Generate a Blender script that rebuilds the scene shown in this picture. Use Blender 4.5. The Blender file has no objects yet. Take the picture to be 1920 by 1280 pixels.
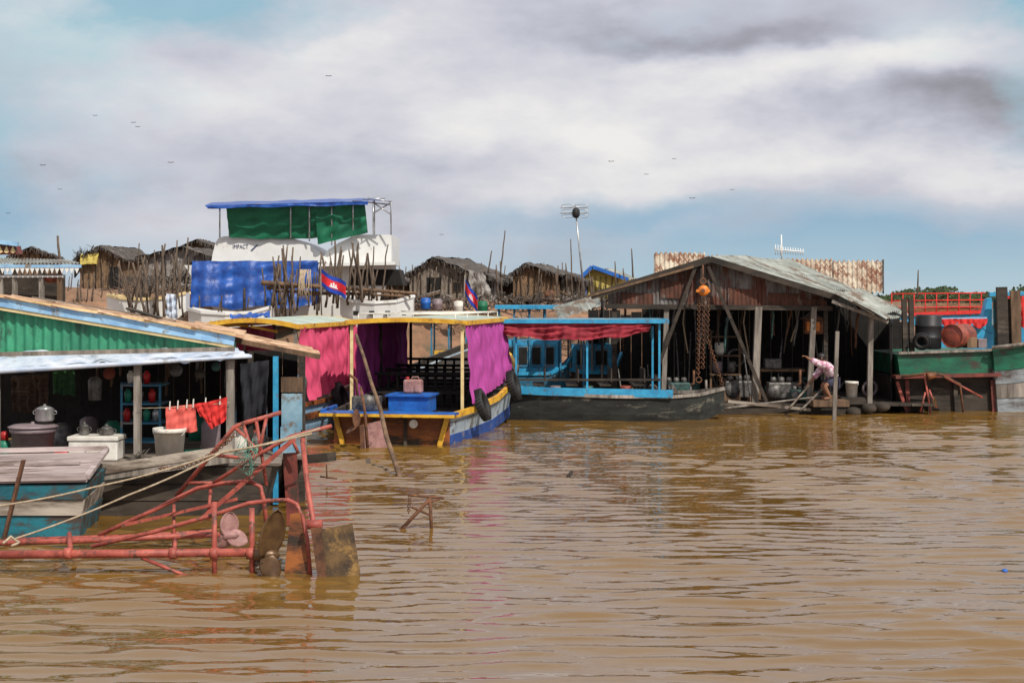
import bpy, bmesh, math, random
import numpy as np
from mathutils import Vector, Matrix
random.seed(7); rnd=random.uniform
F=2667.; H=3.; HY=555.
COL=bpy.context.scene.collection
vs_=bpy.context.scene.view_settings; vs_.view_transform='Standard'; vs_.look='None'; vs_.exposure=0; vs_.gamma=1
V=Vector; UP=V((0,0,1))
def P(px,py,D): return V(((px-960)*D/F, D, H-(py-HY)*D/F))
def G(px,D,z=0.): return V(((px-960)*D/F, D, z))
# ------------------------------------------------------------------ materials
def mat(name,c1,c2=None,scale=4.,rough=.75,stretch=(1,1,1),dirt=None,damt=.5,dscale=1.5,bump=.25,metal=0.,isl=.0,contrast=.25):
    m=bpy.data.materials.new(name); m.use_nodes=True; n=m.node_tree.nodes; l=m.node_tree.links
    b=n['Principled BSDF']; tc=n.new('ShaderNodeTexCoord'); mp=n.new('ShaderNodeMapping')
    mp.inputs['Scale'].default_value=stretch; l.new(tc.outputs['Object'],mp.inputs['Vector'])
    no=n.new('ShaderNodeTexNoise'); no.inputs['Scale'].default_value=scale; no.inputs['Detail'].default_value=5; no.inputs['Roughness'].default_value=.68
    l.new(mp.outputs[0],no.inputs['Vector'])
    if c2 is None: c2=tuple(x*.62 for x in c1)
    r=n.new('ShaderNodeValToRGB'); r.color_ramp.elements[0].position=.5-contrast/2; r.color_ramp.elements[1].position=.5+contrast/2
    r.color_ramp.elements[0].color=(*c2,1); r.color_ramp.elements[1].color=(*c1,1)
    l.new(no.outputs['Fac'],r.inputs[0]); out=r.outputs[0]
    if dirt:
        d=n.new('ShaderNodeTexNoise'); d.inputs['Scale'].default_value=dscale; d.inputs['Detail'].default_value=6; d.inputs['Roughness'].default_value=.72
        mp2=n.new('ShaderNodeMapping'); mp2.inputs['Location'].default_value=(3.1,7.7,1.3); mp2.inputs['Scale'].default_value=stretch
        l.new(tc.outputs['Object'],mp2.inputs['Vector']); l.new(mp2.outputs[0],d.inputs['Vector'])
        dr=n.new('ShaderNodeValToRGB'); t=.72-damt*.42
        dr.color_ramp.elements[0].position=t; dr.color_ramp.elements[1].position=t+.1
        l.new(d.outputs['Fac'],dr.inputs[0])
        mx=n.new('ShaderNodeMixRGB'); l.new(dr.outputs[0],mx.inputs[0]); l.new(out,mx.inputs[1]); mx.inputs[2].default_value=(*dirt,1); out=mx.outputs[0]
    if isl:
        g=n.new('ShaderNodeNewGeometry'); mr=n.new('ShaderNodeMapRange'); mr.inputs[3].default_value=1-isl; mr.inputs[4].default_value=1+isl
        l.new(g.outputs['Random Per Island'],mr.inputs[0])
        hv=n.new('ShaderNodeHueSaturation'); l.new(mr.outputs[0],hv.inputs['Value']); l.new(out,hv.inputs['Color']); out=hv.outputs[0]
    l.new(out,b.inputs['Base Color']); b.inputs['Roughness'].default_value=rough; b.inputs['Metallic'].default_value=metal
    if bump:
        bp=n.new('ShaderNodeBump'); bp.inputs['Strength'].default_value=bump; bp.inputs['Distance'].default_value=.03
        l.new(no.outputs['Fac'],bp.inputs['Height']); l.new(bp.outputs[0],b.inputs['Normal'])
    return m
wood_grey=mat('wood_grey',(.34,.30,.26),(.13,.11,.09),6,.85,(1,1,.15),isl=.3,bump=.5)
wood_flat=mat('wood_flat',(.32,.27,.22),(.13,.10,.08),6,.85,(.15,1,1),dirt=(.07,.05,.04),damt=.35,isl=.3,bump=.5)
wood_dark=mat('wood_dark',(.065,.048,.035),(.02,.016,.012),4,.85,(.3,1,1),dirt=(.15,.12,.09),damt=.3,isl=.4,bump=.5)
wood_brown=mat('wood_brown',(.21,.125,.07),(.075,.045,.027),5,.85,(1,1,.2),isl=.3,bump=.4)
wood_pale=mat('wood_pale',(.50,.44,.36),(.25,.20,.16),5,.85,(.15,1,1),dirt=(.10,.07,.05),damt=.48,isl=.25,bump=.4)
wood_dock=mat('wood_dock',(.50,.42,.40),(.28,.22,.21),5,.85,(.2,1,1),dirt=(.12,.08,.06),damt=.46,isl=.18,bump=.4)
stickm=mat('stick_bark',(.21,.15,.105),(.065,.047,.035),8,.9,(1,1,.3),bump=.4,isl=.35)
interior=mat('dark_boards_and_shade',(.018,.015,.013),(.007,.006,.005),5,.95,isl=.3)  # near-black boards; also colours in the shade of solid openings and recesses
green_tin=mat('green_tin',(.045,.30,.16),(.022,.17,.095),2.5,.5,(1,1,.4),dirt=(.02,.085,.05),damt=.46,dscale=3,bump=.1)
tin_tan=mat('tin_tan',(.62,.44,.29),(.42,.23,.13),1.5,.7,dirt=(.22,.10,.04),damt=.55,dscale=2.2,bump=.2)
tin_grey=mat('tin_grey',(.38,.40,.36),(.17,.19,.17),1.4,.5,dirt=(.13,.09,.06),damt=.52,dscale=1.4,bump=.2,metal=.1)
tin_rust=mat('tin_rust',(.22,.205,.195),(.09,.08,.075),2,.75,(1.6,1,.5),dirt=(.10,.03,.016),damt=.60,dscale=1.3,bump=.2)
rust_dark=mat('rust_dark',(.13,.045,.025),(.05,.022,.015),5,.85,(1,1,.4),dirt=(.20,.18,.16),damt=.35,dscale=3,bump=.3)
tin_back=mat('tin_back',(.58,.52,.41),(.35,.27,.19),1.5,.65,(1.2,1,.3),dirt=(.19,.075,.035),damt=.6,dscale=2.6,bump=.2)
sky_blue=mat('light_blue_paint',(.34,.56,.76),(.20,.38,.60),3,.6,dirt=(.20,.17,.13),damt=.38,dscale=5,bump=.1)
patched=mat('patched_blue',(.30,.46,.55),(.14,.28,.38),2,.6,dirt=(.16,.12,.09),damt=.5,dscale=3)
blue_paint=mat('blue_paint',(.015,.15,.54),(.01,.08,.34),4,.5,dirt=(.05,.04,.05),damt=.32,dscale=6,bump=.1)
cyan_paint=mat('cyan_paint',(.035,.34,.58),(.018,.22,.42),4,.5,dirt=(.10,.09,.08),damt=.38,dscale=5,bump=.1)
cyan_dull=mat('cyan_dull',(.03,.20,.34),(.015,.10,.18),4,.6,dirt=(.22,.21,.20),damt=.45,dscale=2.5,bump=.1)
teal_paint=mat('teal_paint',(.014,.17,.22),(.008,.08,.11),4,.6,(.5,1,1),dirt=(.06,.045,.035),damt=.60,dscale=3.5,bump=.3)
yellow_paint=mat('yellow_paint',(.78,.46,.04),(.56,.28,.025),4,.5,dirt=(.12,.07,.035),damt=.38,dscale=5,bump=.1)
cream_trim=mat('cream_trim',(.76,.60,.32),(.58,.43,.20),4,.6,dirt=(.18,.11,.06),damt=.34,dscale=6)
orange_wood=mat('orange_wood',(.32,.10,.02),(.14,.04,.014),4,.6,(.3,1,1),dirt=(.03,.018,.010),damt=.55,dscale=3,bump=.3)
red_paint=mat('red_oxide_paint',(.44,.10,.07),(.26,.05,.035),6,.55,dirt=(.10,.042,.03),damt=.46,dscale=7,bump=.2)
dkred=mat('dark_red_board',(.22,.045,.03),(.10,.022,.018),5,.6,dirt=(.05,.03,.02),damt=.5,dscale=4)
pink_metal=mat('pink_oxide',(.42,.23,.21),(.26,.13,.12),6,.6,dirt=(.12,.06,.05),damt=.42,dscale=5)
rust=mat('rust',(.18,.075,.035),(.06,.028,.016),7,.85,dirt=(.30,.14,.05),damt=.3,dscale=5,bump=.4)
rudder_m=mat('rudder_rust',(.17,.10,.04),(.05,.033,.02),5,.7,dirt=(.34,.20,.06),damt=.40,dscale=3,bump=.3)
bronze=mat('old_bronze',(.17,.095,.038),(.085,.045,.02),4,.38,metal=.35,dirt=(.04,.028,.02),damt=.25,dscale=3,bump=.1)
purple=mat('purple_cloth',(.40,.055,.29),(.28,.035,.20),3,.85,(1,1,.4),bump=.15)
pinkc=mat('pink_cloth',(.66,.075,.17),(.48,.045,.11),3,.85,(1,1,.4),bump=.15)
redc=mat('red_cloth',(.34,.026,.045),(.18,.012,.022),3,.85,bump=.15)
coral=mat('coral_cloth',(.78,.15,.12),(.60,.09,.07),5,.85,bump=.2)
redshirt=mat('red_shirt',(.72,.035,.03),(.48,.022,.02),5,.85,bump=.2)
white_sheet=mat('white_sheet',(.66,.70,.77),(.42,.51,.65),3,.45,dirt=(.26,.24,.22),damt=.34,dscale=3)
tarp_blue=mat('tarp_blue',(.018,.10,.42),(.009,.042,.22),3.5,.38,bump=.9)
tarp_green=mat('tarp_green',(.006,.17,.08),(.004,.11,.055),1.5,.6,bump=.2)
white_paint=mat('white_paint',(.78,.78,.76),(.70,.70,.67),1.5,.4,dirt=(.44,.37,.28),damt=.24,dscale=1.6,bump=.05)
thatch=mat('thatch',(.28,.235,.19),(.085,.065,.05),9,.95,(1,1,.25),dirt=(.36,.31,.26),damt=.36,dscale=4,bump=.8)
thatch_brown=mat('thatch_brown',(.27,.17,.095),(.085,.052,.03),9,.95,(1,1,.3),dirt=(.08,.055,.04),damt=.38,dscale=3,bump=.8)
dark_roof=mat('dark_roof',(.10,.085,.075),(.035,.029,.025),6,.9,dirt=(.22,.18,.15),damt=.36,bump=.6)
grey_sheet=mat('grey_sheet',(.34,.32,.30),(.16,.14,.13),2,.6,dirt=(.10,.08,.06),damt=.48,bump=.4)
yellow_sheet=mat('yellow_sheet',(.62,.50,.12),(.42,.33,.08),2,.7,bump=.3)
mud=mat('mud_bank',(.31,.17,.10),(.15,.085,.05),.8,.95,dirt=(.11,.09,.055),damt=.45,dscale=.9,bump=.6)
rubber=mat('rubber',(.018,.018,.018),(.010,.010,.010),8,.7)
ropem=mat('rope',(.50,.40,.28),(.30,.23,.15),20,.9)
rope_thin=mat('dark_rope',(.12,.10,.08),(.06,.05,.04),20,.9)
steel=mat('steel',(.52,.52,.52),(.36,.36,.36),6,.32,metal=.6,bump=.05)
greyplas=mat('grey_plastic',(.26,.20,.21),(.18,.14,.15),4,.5,bump=.05)
whiteplas=mat('white_plastic',(.78,.76,.70),(.60,.56,.49),4,.5,dirt=(.22,.18,.13),damt=.28,dscale=5,bump=.05)
redplas=mat('red_plastic',(.55,.02,.02),(.38,.015,.015),4,.45,bump=.05)
greenplas=mat('green_plastic',(.02,.26,.16),(.015,.16,.10),4,.45,bump=.05)
orangep=mat('orange_paint',(.80,.25,.02),(.56,.15,.015),5,.5,dirt=(.12,.05,.02),damt=.3,dscale=9)
green_paint=mat('green_paint',(.012,.15,.08),(.008,.07,.04),3,.55,(.4,1,1),dirt=(.05,.04,.03),damt=.50,dscale=3,bump=.2)
oilgrey=mat('oily_engine',(.18,.17,.16),(.055,.05,.045),9,.45,metal=.3,bump=.4)
oilgreen=mat('engine_green',(.06,.15,.13),(.03,.055,.055),9,.5,metal=.2,bump=.4)
barrelr=mat('barrel_red',(.34,.075,.042),(.18,.036,.024),5,.6,dirt=(.10,.045,.03),damt=.45,dscale=5)
black=mat('black_tank',(.015,.017,.02),(.01,.01,.012),5,.5)
flag_blue=mat('flag_blue',(.01,.06,.42),(.008,.04,.32),5,.8); flag_red=mat('flag_red',(.72,.02,.03),(.55,.015,.02),5,.8)
flag_white=mat('flag_white',(.8,.8,.8),(.7,.7,.7),5,.8)
skin=mat('skin',(.28,.135,.075),(.22,.10,.055),8,.6,bump=.05); hairm=mat('hair',(.012,.010,.009),None,20,.5)
shirtm=mat('shirt_print',(.78,.72,.76),(.48,.20,.30),13,.85,contrast=.12,bump=.1); shorts=mat('shorts',(.05,.05,.09),None,6,.9)
darkcloth=mat('dark_cloth',(.02,.022,.03),(.012,.012,.018),6,.9); greencloth=mat('green_cloth',(.03,.10,.03),(.015,.05,.02),12,.9)
leafm=mat('far_leaves',(.055,.085,.03),(.03,.05,.02),1.,.9,isl=.4,bump=0)
logo_m=mat('logo_grey',(.04,.06,.14),None,5,.6,bump=0)
# ------------------------------------------------------------------ mesh builder
def origin(o):
    while o.parent: o=o.parent
    return o.location.copy()
class MB:
    def __init__(s): s.bm=bmesh.new()
    def face(s,pts): return s.bm.faces.new([s.bm.verts.new(p) for p in pts])
    def hexa(s,b,t):
        vb=[s.bm.verts.new(p) for p in b]; vt=[s.bm.verts.new(p) for p in t]; n=len(vb); f=s.bm.faces.new
        f(vb[::-1]); f(vt)
        for i in range(n): f([vb[i],vb[(i+1)%n],vt[(i+1)%n],vt[i]])
        return s
    def slab(s,pts,off): off=V(off); return s.hexa([V(p) for p in pts],[V(p)+off for p in pts])
    def box(s,x0,x1,y0,y1,z0,z1): return s.slab([(x0,y0,z0),(x1,y0,z0),(x1,y1,z0),(x0,y1,z0)],(0,0,z1-z0))
    def obox(s,c,a,b,d):
        c=V(c);a=V(a);b=V(b);d=V(d); return s.slab([c-a-b-d,c+a-b-d,c+a+b-d,c-a+b-d],d*2)
    def bar(s,a,b,w,h=None,up=UP):
        a=V(a);b=V(b);h=h or w; d=(b-a)
        if d.length<1e-6: return s
        dn=d.normalized(); up=V(up)
        if abs(dn.dot(up))>.95: up=V((0,1,0))
        sx=dn.cross(up).normalized()*w/2; uz=sx.cross(dn).normalized()*h/2
        return s.slab([a-sx-uz,a+sx-uz,a+sx+uz,a-sx+uz],d)
    def tube(s,pts,r,r2=None,n=8):
        pts=[V(p) for p in pts]; r2=r if r2 is None else r2; rings=[]; N=len(pts); prev=None
        for i,p in enumerate(pts):
            d=(pts[min(i+1,N-1)]-pts[max(i-1,0)]).normalized()
            if prev is None:
                q=UP if abs(d.z)<.9 else V((1,0,0)); x=d.cross(q).normalized()
            else: x=(prev-d*prev.dot(d)).normalized()
            prev=x; y=d.cross(x); rr=r+(r2-r)*i/max(1,N-1)
            rings.append([s.bm.verts.new(p+(x*math.cos(k*2*math.pi/n)+y*math.sin(k*2*math.pi/n))*rr) for k in range(n)])
        for i in range(N-1):
            for k in range(n): s.bm.faces.new([rings[i][k],rings[i][(k+1)%n],rings[i+1][(k+1)%n],rings[i+1][k]]).smooth=True
        s.bm.faces.new(rings[0][::-1]); s.bm.faces.new(rings[-1]); return s
    def stick(s,a,b,r,j=.02,n=6,seg=6):
        a=V(a);b=V(b); L=(b-a).length; pts=[]
        for i in range(seg+1):
            t=i/seg; p=a.lerp(b,t)
            if 0<i<seg: p+=V((rnd(-1,1),rnd(-1,1),0))*j*L*.5
            pts.append(p)
        return s.tube(pts,r,r*.6,n)
    def grid(s,fn,nu,nv,smooth=True):
        vs=[[s.bm.verts.new(fn(i/nu,j/nv)) for i in range(nu+1)] for j in range(nv+1)]
        for j in range(nv):
            for i in range(nu): s.bm.faces.new([vs[j][i],vs[j][i+1],vs[j+1][i+1],vs[j+1][i]]).smooth=smooth
        return s
    def cloth(s,a,b,c,d,folds=8,amp=.04,nu=60,nv=14,sag=0.,wr=.02,hem=.0,taut=.2):
        a,b,c,d=map(V,(a,b,c,d)); nrm=(b-a).cross(d-a).normalized(); ph=[rnd(0,6.28) for _ in range(8)]
        def fn(u,v):
            p=a.lerp(b,u).lerp(d.lerp(c,u),v); w=u*folds*6.283
            k=taut+(1-taut)*v
            o=amp*k*(math.sin(w+ph[0]+1.6*math.sin(w*.29+ph[1])+v*1.1)+.45*math.sin(w*2.3+ph[2]+v*.7))
            o+=wr*(math.sin(u*9+v*7+ph[3])*math.sin(v*11-u*5+ph[4])+.5*math.sin(u*23+ph[5]+v*17))
            return p+nrm*o+V((0,0,-sag*4*u*(1-u)*(v if sag else 0)))+V((0,0,hem*v*math.sin(w*.5+ph[6])))
        return s.grid(fn,nu,nv)
    def corr(s,a,b,c,d,waves,amp=.015,nv=1,jit=0.):
        a,b,c,d=map(V,(a,b,c,d)); nrm=(b-a).cross(d-a).normalized()
        ph=rnd(0,6)
        return s.grid(lambda u,v:a.lerp(b,u).lerp(d.lerp(c,u),v)+nrm*(amp*math.cos(u*waves*6.283)+jit*math.sin(u*7+ph+v*3)),int(waves*6),nv)
    def lathe(s,c,prof,n=20,ax=UP):
        c=V(c); ax=V(ax).normalized(); q=UP if abs(ax.z)<.9 else V((1,0,0)); x=ax.cross(q).normalized(); y=ax.cross(x); rings=[]
        for r,z in prof: rings.append([s.bm.verts.new(c+ax*z+(x*math.cos(k*6.28319/n)+y*math.sin(k*6.28319/n))*max(r,1e-4)) for k in range(n)])
        for i in range(len(prof)-1):
            for k in range(n): s.bm.faces.new([rings[i][k],rings[i][(k+1)%n],rings[i+1][(k+1)%n],rings[i+1][k]]).smooth=True
        s.bm.faces.new(rings[0][::-1]); s.bm.faces.new(rings[-1]); return s
    def torus(s,c,ax,R,r,n=24,m=10,sq=1.):
        c=V(c); ax=V(ax).normalized(); q=UP if abs(ax.z)<.9 else V((1,0,0)); x=ax.cross(q).normalized(); y=ax.cross(x)
        vs=[]
        for i in range(n):
            a=i*6.28319/n; e=x*math.cos(a)+y*math.sin(a)
            vs.append([s.bm.verts.new(c+e*(R+r*math.cos(k*6.28319/m))+ax*r*sq*math.sin(k*6.28319/m)) for k in range(m)])
        for i in range(n):
            for k in range(m): s.bm.faces.new([vs[i][k],vs[(i+1)%n][k],vs[(i+1)%n][(k+1)%m],vs[i][(k+1)%m]]).smooth=True
        return s
    def ball(s,c,r,sc=(1,1,1)):
        g=bmesh.ops.create_icosphere(s.bm,subdivisions=3,radius=r)
        for v in g['verts']: v.co=V((v.co.x*sc[0],v.co.y*sc[1],v.co.z*sc[2]))+V(c)
        return s
    def build(s,name,m,parent=None,label=None,bevel=0):
        bmesh.ops.recalc_face_normals(s.bm,faces=s.bm.faces)
        if parent: o0=origin(parent)
        else:
            vs=s.bm.verts; n=len(vs); o0=V((sum(v.co.x for v in vs)/n,sum(v.co.y for v in vs)/n,min(v.co.z for v in vs)))
        for v in s.bm.verts: v.co-=o0
        me=bpy.data.meshes.new(name); s.bm.to_mesh(me); s.bm.free(); me.materials.append(m)
        o=bpy.data.objects.new(name,me); COL.objects.link(o)
        if parent: o.parent=parent
        else: o.location=o0
        if label: o['label']=label
        if bevel:
            md=o.modifiers.new('b','BEVEL'); md.width=bevel; md.segments=2
        return o
    def thing(s,name,label,cat,m,group=None,bevel=0):
        o=s.build(name,m,None,label,bevel); o['category']=cat
        if group: o['group']=group
        return o
    def struct(s,name,m,kind='structure',label=None,cat=None):
        o=s.build(name,m); o['kind']=kind
        if label: o['label']=label
        if cat: o['category']=cat
        return o
def T(name,label,cat,loc,group=None):
    o=bpy.data.objects.new(name,None); COL.objects.link(o); o.location=loc; o['label']=label; o['category']=cat
    o.empty_display_size=.2
    if group: o['group']=group
    return o
# ------------------------------------------------------------------ camera, light, sky
cam=bpy.data.cameras.new('camera'); co=bpy.data.objects.new('camera',cam); COL.objects.link(co)
cam.lens=50.; cam.sensor_width=36.; cam.shift_y=-(640-HY)/1920.; cam.clip_end=6000; cam.clip_start=.5
co.location=(0,0,H); co.rotation_euler=(math.pi/2,0,0); bpy.context.scene.camera=co
S=V((.42,-.66,.80)).normalized()
sl=bpy.data.lights.new('sun','SUN'); sl.energy=3.8; sl.angle=math.radians(.7); sl.color=(1,.94,.85)
so=bpy.data.objects.new('sun',sl); COL.objects.link(so); so.rotation_euler=S.to_track_quat('Z','Y').to_euler(); so.location=(20,-20,40)
w=bpy.data.worlds.new('World'); bpy.context.scene.world=w; w.use_nodes=True; n=w.node_tree.nodes; l=w.node_tree.links; n.clear()
out=n.new('ShaderNodeOutputWorld'); bg=n.new('ShaderNodeBackground'); bg.inputs[1].default_value=.1; l.new(bg.outputs[0],out.inputs[0])
skyt=n.new('ShaderNodeTexSky'); skyt.sky_type='NISHITA'; skyt.sun_disc=False; skyt.sun_elevation=math.asin(S.z); skyt.sun_rotation=math.atan2(S.x,S.y)
tc=n.new('ShaderNodeTexCoord'); sx=n.new('ShaderNodeSeparateXYZ'); l.new(tc.outputs['Generated'],sx.inputs[0])
def mth(op,a,b=None,c=None,clamp=False):
    q=n.new('ShaderNodeMath'); q.operation=op; q.use_clamp=clamp
    for i,x in enumerate((a,b,c)):
        if x is None: continue
        if isinstance(x,(int,float)): q.inputs[i].default_value=x
        else: l.new(x,q.inputs[i])
    return q.outputs[0]
U=mth('ARCTAN2',sx.outputs[0],sx.outputs[1]); Vv=mth('ARCSINE',sx.outputs[2])
def nz(scale,st,detail=5,loc=(0,0,0),ro=.55):
    mp=n.new('ShaderNodeMapping'); mp.inputs['Scale'].default_value=st; mp.inputs['Location'].default_value=loc; l.new(tc.outputs['Generated'],mp.inputs[0])
    q=n.new('ShaderNodeTexNoise'); q.inputs['Scale'].default_value=scale; q.inputs['Detail'].default_value=detail; q.inputs['Roughness'].default_value=ro; l.new(mp.outputs[0],q.inputs['Vector'])
    return q.outputs['Fac']
N1=nz(6,(1,1,2.0),5,ro=.58); N2=nz(6,(1,1,2.0),5,(5,3,8),.58); N3=nz(10,(1,1,2.4),7,(1,9,2),.56)
u=mth('ADD',U,mth('MULTIPLY',mth('SUBTRACT',N1,.5),.26)); v=mth('ADD',Vv,mth('MULTIPLY',mth('SUBTRACT',N2,.5),.10))
def blob(px,py,rx,ry,amp):
    cu=math.atan((px-960)/F); cv=math.atan((HY-py)/F)
    a=mth('DIVIDE',mth('SUBTRACT',u,cu),rx/F); b=mth('DIVIDE',mth('SUBTRACT',v,cv),ry/F)
    e=mth('EXPONENT',mth('MULTIPLY',mth('ADD',mth('MULTIPLY',a,a),mth('MULTIPLY',b,b)),-1.))
    return mth('MULTIPLY',e,amp)
def summ(lst):
    o=lst[0]
    for x in lst[1:]: o=mth('ADD',o,x)
    return o
high=mth('MULTIPLY_ADD',Vv,4.5,-.95,clamp=True)
bright=summ([mth('MULTIPLY_ADD',mth('SUBTRACT',N3,.5),.95,.58),mth('MULTIPLY',high,.25),
  blob(1100,250,340,95,.42),blob(1620,110,300,45,.40),blob(1330,150,200,45,.25),blob(1650,320,300,40,.26),blob(620,90,190,60,.28),blob(350,200,300,60,.22),blob(110,50,120,60,.28),
  blob(1790,200,330,56,-.50),blob(1330,62,280,36,-.40),blob(740,305,240,34,-.20),blob(180,350,220,36,-.20),blob(900,400,500,34,-.10)])
blue=summ([mth('MULTIPLY_ADD',mth('SUBTRACT',N2,.5),1.1,.08),mth('MULTIPLY',mth('SUBTRACT',N3,.5),1.0),mth('MULTIPLY',high,-.35),blob(1650,475,600,76,1.05),blob(-50,320,230,250,.75),blob(330,-5,260,60,.85),blob(1950,10,110,50,.75),blob(1980,230,80,100,.5),
  blob(1150,395,260,30,.5),blob(400,540,900,60,.45),blob(1130,240,400,110,-.7),blob(1700,330,260,30,-.6),blob(900,110,300,80,-.2)])
def ramp(fac,els):
    r=n.new('ShaderNodeValToRGB'); cr=r.color_ramp
    while len(cr.elements)<len(els): cr.elements.new(.5)
    for e,(p,c) in zip(cr.elements,els): e.position=p; e.color=(*c,1)
    l.new(fac,r.inputs[0]); return r.outputs[0]
cl=ramp(bright,[(0,(.30,.29,.32)),(.25,(.42,.42,.48)),(.50,(.56,.565,.64)),(.75,(.72,.71,.75)),(1,(.88,.86,.835))])
bl=ramp(mth('MULTIPLY',Vv,4.2),[(0,(.42,.60,.68)),(.22,(.23,.43,.60)),(.6,(.32,.57,.64)),(1,(.22,.45,.60))])
fb=mth('MULTIPLY',mth('MULTIPLY_ADD',blue,1.3,-.12,clamp=True),.84)
mx=n.new('ShaderNodeMixRGB'); l.new(fb,mx.inputs[0]); l.new(cl,mx.inputs[1]); l.new(bl,mx.inputs[2])
sk=n.new('ShaderNodeVectorMath'); sk.operation='SCALE'; sk.inputs['Scale'].default_value=10.; l.new(mx.outputs[0],sk.inputs[0])
m2=n.new('ShaderNodeMixRGB'); m2.inputs[0].default_value=.94; l.new(skyt.outputs[0],m2.inputs[1]); l.new(sk.outputs[0],m2.inputs[2]); l.new(m2.outputs[0],bg.inputs[0])
# ------------------------------------------------------------------ water
def water():
    xs=np.concatenate([[-3000,-800,-200,-60,-30],np.arange(-22,22.01,.09),[30,60,200,800,3000]])
    ys=np.concatenate([[-200,-20,2],np.arange(8.5,20,.026),np.arange(20,30,.04),np.arange(30,46,.065),np.arange(46,90,.5),[120,200,400,900,2000,4500]])
    X,Y=np.meshgrid(xs,ys); Z=np.zeros_like(X); R=np.random.RandomState(5)
    env=.85+.35*np.sin(X*.35+Y*.22)*np.sin(X*.17-Y*.31+1.)+.2*np.sin(X*.9+.4*Y)
    for i in range(110):
        lam=.17*(3.6**(R.rand()**1.0)); th=R.normal(0,.22); k=2*np.pi/lam; a=.0022*lam*(1.4 if .28<lam<.5 else .85)
        ph=R.rand()*6.28; ws=.5+.5*np.sin(X*R.uniform(.6,1.9)+Y*R.uniform(-1.2,1.2)+ph*3)
        Z+=a*1.9*ws*np.sin(k*(X*np.sin(th)+Y*np.cos(th))+ph+.8*np.sin(X*.9+ph)+.5*np.sin(Y*.7+X*.4+ph*2))
    for i in range(14):
        lam=R.uniform(.7,1.6); th=R.normal(0,.3); k=2*np.pi/lam; ph=R.rand()*6.28
        Z+=.0016*lam*np.sin(k*(X*np.sin(th)+Y*np.cos(th))+ph+.7*np.sin(X*.5+ph))
    Z=(Z+.4*np.abs(Z))*env; mask=(np.abs(X)<22.5)&(Y>8)&(Y<80); Z=np.where(mask,Z,0)
    nx,ny=len(xs),len(ys); me=bpy.data.meshes.new('water'); co_=np.stack([X,Y,Z],-1).reshape(-1,3)
    idx=np.arange(nx*ny).reshape(ny,nx); q=np.stack([idx[:-1,:-1],idx[:-1,1:],idx[1:,1:],idx[1:,:-1]],-1).reshape(-1,4)
    me.vertices.add(nx*ny); me.vertices.foreach_set('co',co_.ravel()); me.loops.add(q.size); me.loops.foreach_set('vertex_index',q.ravel().astype(np.int32))
    me.polygons.add(len(q)); me.polygons.foreach_set('loop_start',np.arange(0,q.size,4,dtype=np.int32)); me.polygons.foreach_set('use_smooth',np.ones(len(q),dtype=bool)); me.update(calc_edges=True)
    m=bpy.data.materials.new('river_water'); m.use_nodes=True; nn=m.node_tree.nodes; ll=m.node_tree.links; b=nn['Principled BSDF']
    b.inputs['Roughness'].default_value=.02; b.inputs['IOR'].default_value=1.85
    t=nn.new('ShaderNodeTexCoord'); mp=nn.new('ShaderNodeMapping'); mp.inputs['Scale'].default_value=(.35,1,1); ll.new(t.outputs['Object'],mp.inputs[0])
    a=nn.new('ShaderNodeTexNoise'); a.inputs['Scale'].default_value=9; a.inputs['Detail'].default_value=2; ll.new(mp.outputs[0],a.inputs['Vector'])
    bp=nn.new('ShaderNodeBump'); bp.inputs['Strength'].default_value=.16; bp.inputs['Distance'].default_value=.03; ll.new(a.outputs['Fac'],bp.inputs['Height']); ll.new(bp.outputs[0],b.inputs['Normal'])
    c=nn.new('ShaderNodeTexNoise'); c.inputs['Scale'].default_value=.25; c.inputs['Detail'].default_value=2; ll.new(t.outputs['Object'],c.inputs['Vector'])
    r=nn.new('ShaderNodeValToRGB'); r.color_ramp.elements[0].color=(.135,.068,.012,1); r.color_ramp.elements[1].color=(.19,.105,.024,1); ll.new(c.outputs['Fac'],r.inputs[0]); ll.new(r.outputs[0],b.inputs['Base Color'])
    me.materials.append(m); o=bpy.data.objects.new('water',me); COL.objects.link(o); o['kind']='structure'
water()
# river bank
def sst(a,b,x): t=max(0,min(1,(x-a)/(b-a))); return t*t*(3-2*t)
def bankz(x,y):
    edge=44+1.5*math.sin(x*.3)+ (0 if x<6 else (x-6)*.9)
    h=sst(edge,edge+9,y)*(3.25 if x<-8 else 3.25-.55*sst(-8,2,x))
    h*=1-sst(16,30,x) if y<400 else 1
    return -.6+h+(.12*math.sin(x*1.7+y*.8)+.08*math.sin(x*3.9-y*2.3))*sst(edge,edge+4,y)+.6*sst(edge,edge+9,y)*(1-sst(16,30,x))
b=MB()
xs=[-400,-200,-100,-60]+[-40+i*.8 for i in range(100)]+[45,60,100]; ysb=[40+i*.7 for i in range(50)]+[80,100,140,200,380]
b.grid(lambda uu,vv:V((xs[round(uu*(len(xs)-1))],ysb[round(vv*(len(ysb)-1))],bankz(xs[round(uu*(len(xs)-1))],ysb[round(vv*(len(ysb)-1))]))),len(xs)-1,len(ysb)-1)
b.struct('river_bank',mud)
b=MB(); b.slab([(-2500,420,.0),(2500,420,.0),(2500,2000,.0),(-2500,2000,.0)],(0,0,.9)); b.struct('far_shore',mud)
b=MB()
for i in range(9000):
    x=rnd(15,200); base=1.; hh=2.4+1.1*math.sin(x*.21)+.7*math.sin(x*.53+1)+.6*math.sin(x*1.3); hh=max(1.1,hh)+.8
    c=V((x,430+rnd(-8,8),base+rnd(0,1)**.8*hh)); a=rnd(0,6.28); e=rnd(.25,.7)
    d=V((math.cos(a),rnd(-.3,.3),math.sin(a)))*e; f=V((-math.sin(a),rnd(-.3,.3),math.cos(a)))*e*.7
    b.face([c-d,c+f,c+d,c-f])
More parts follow.
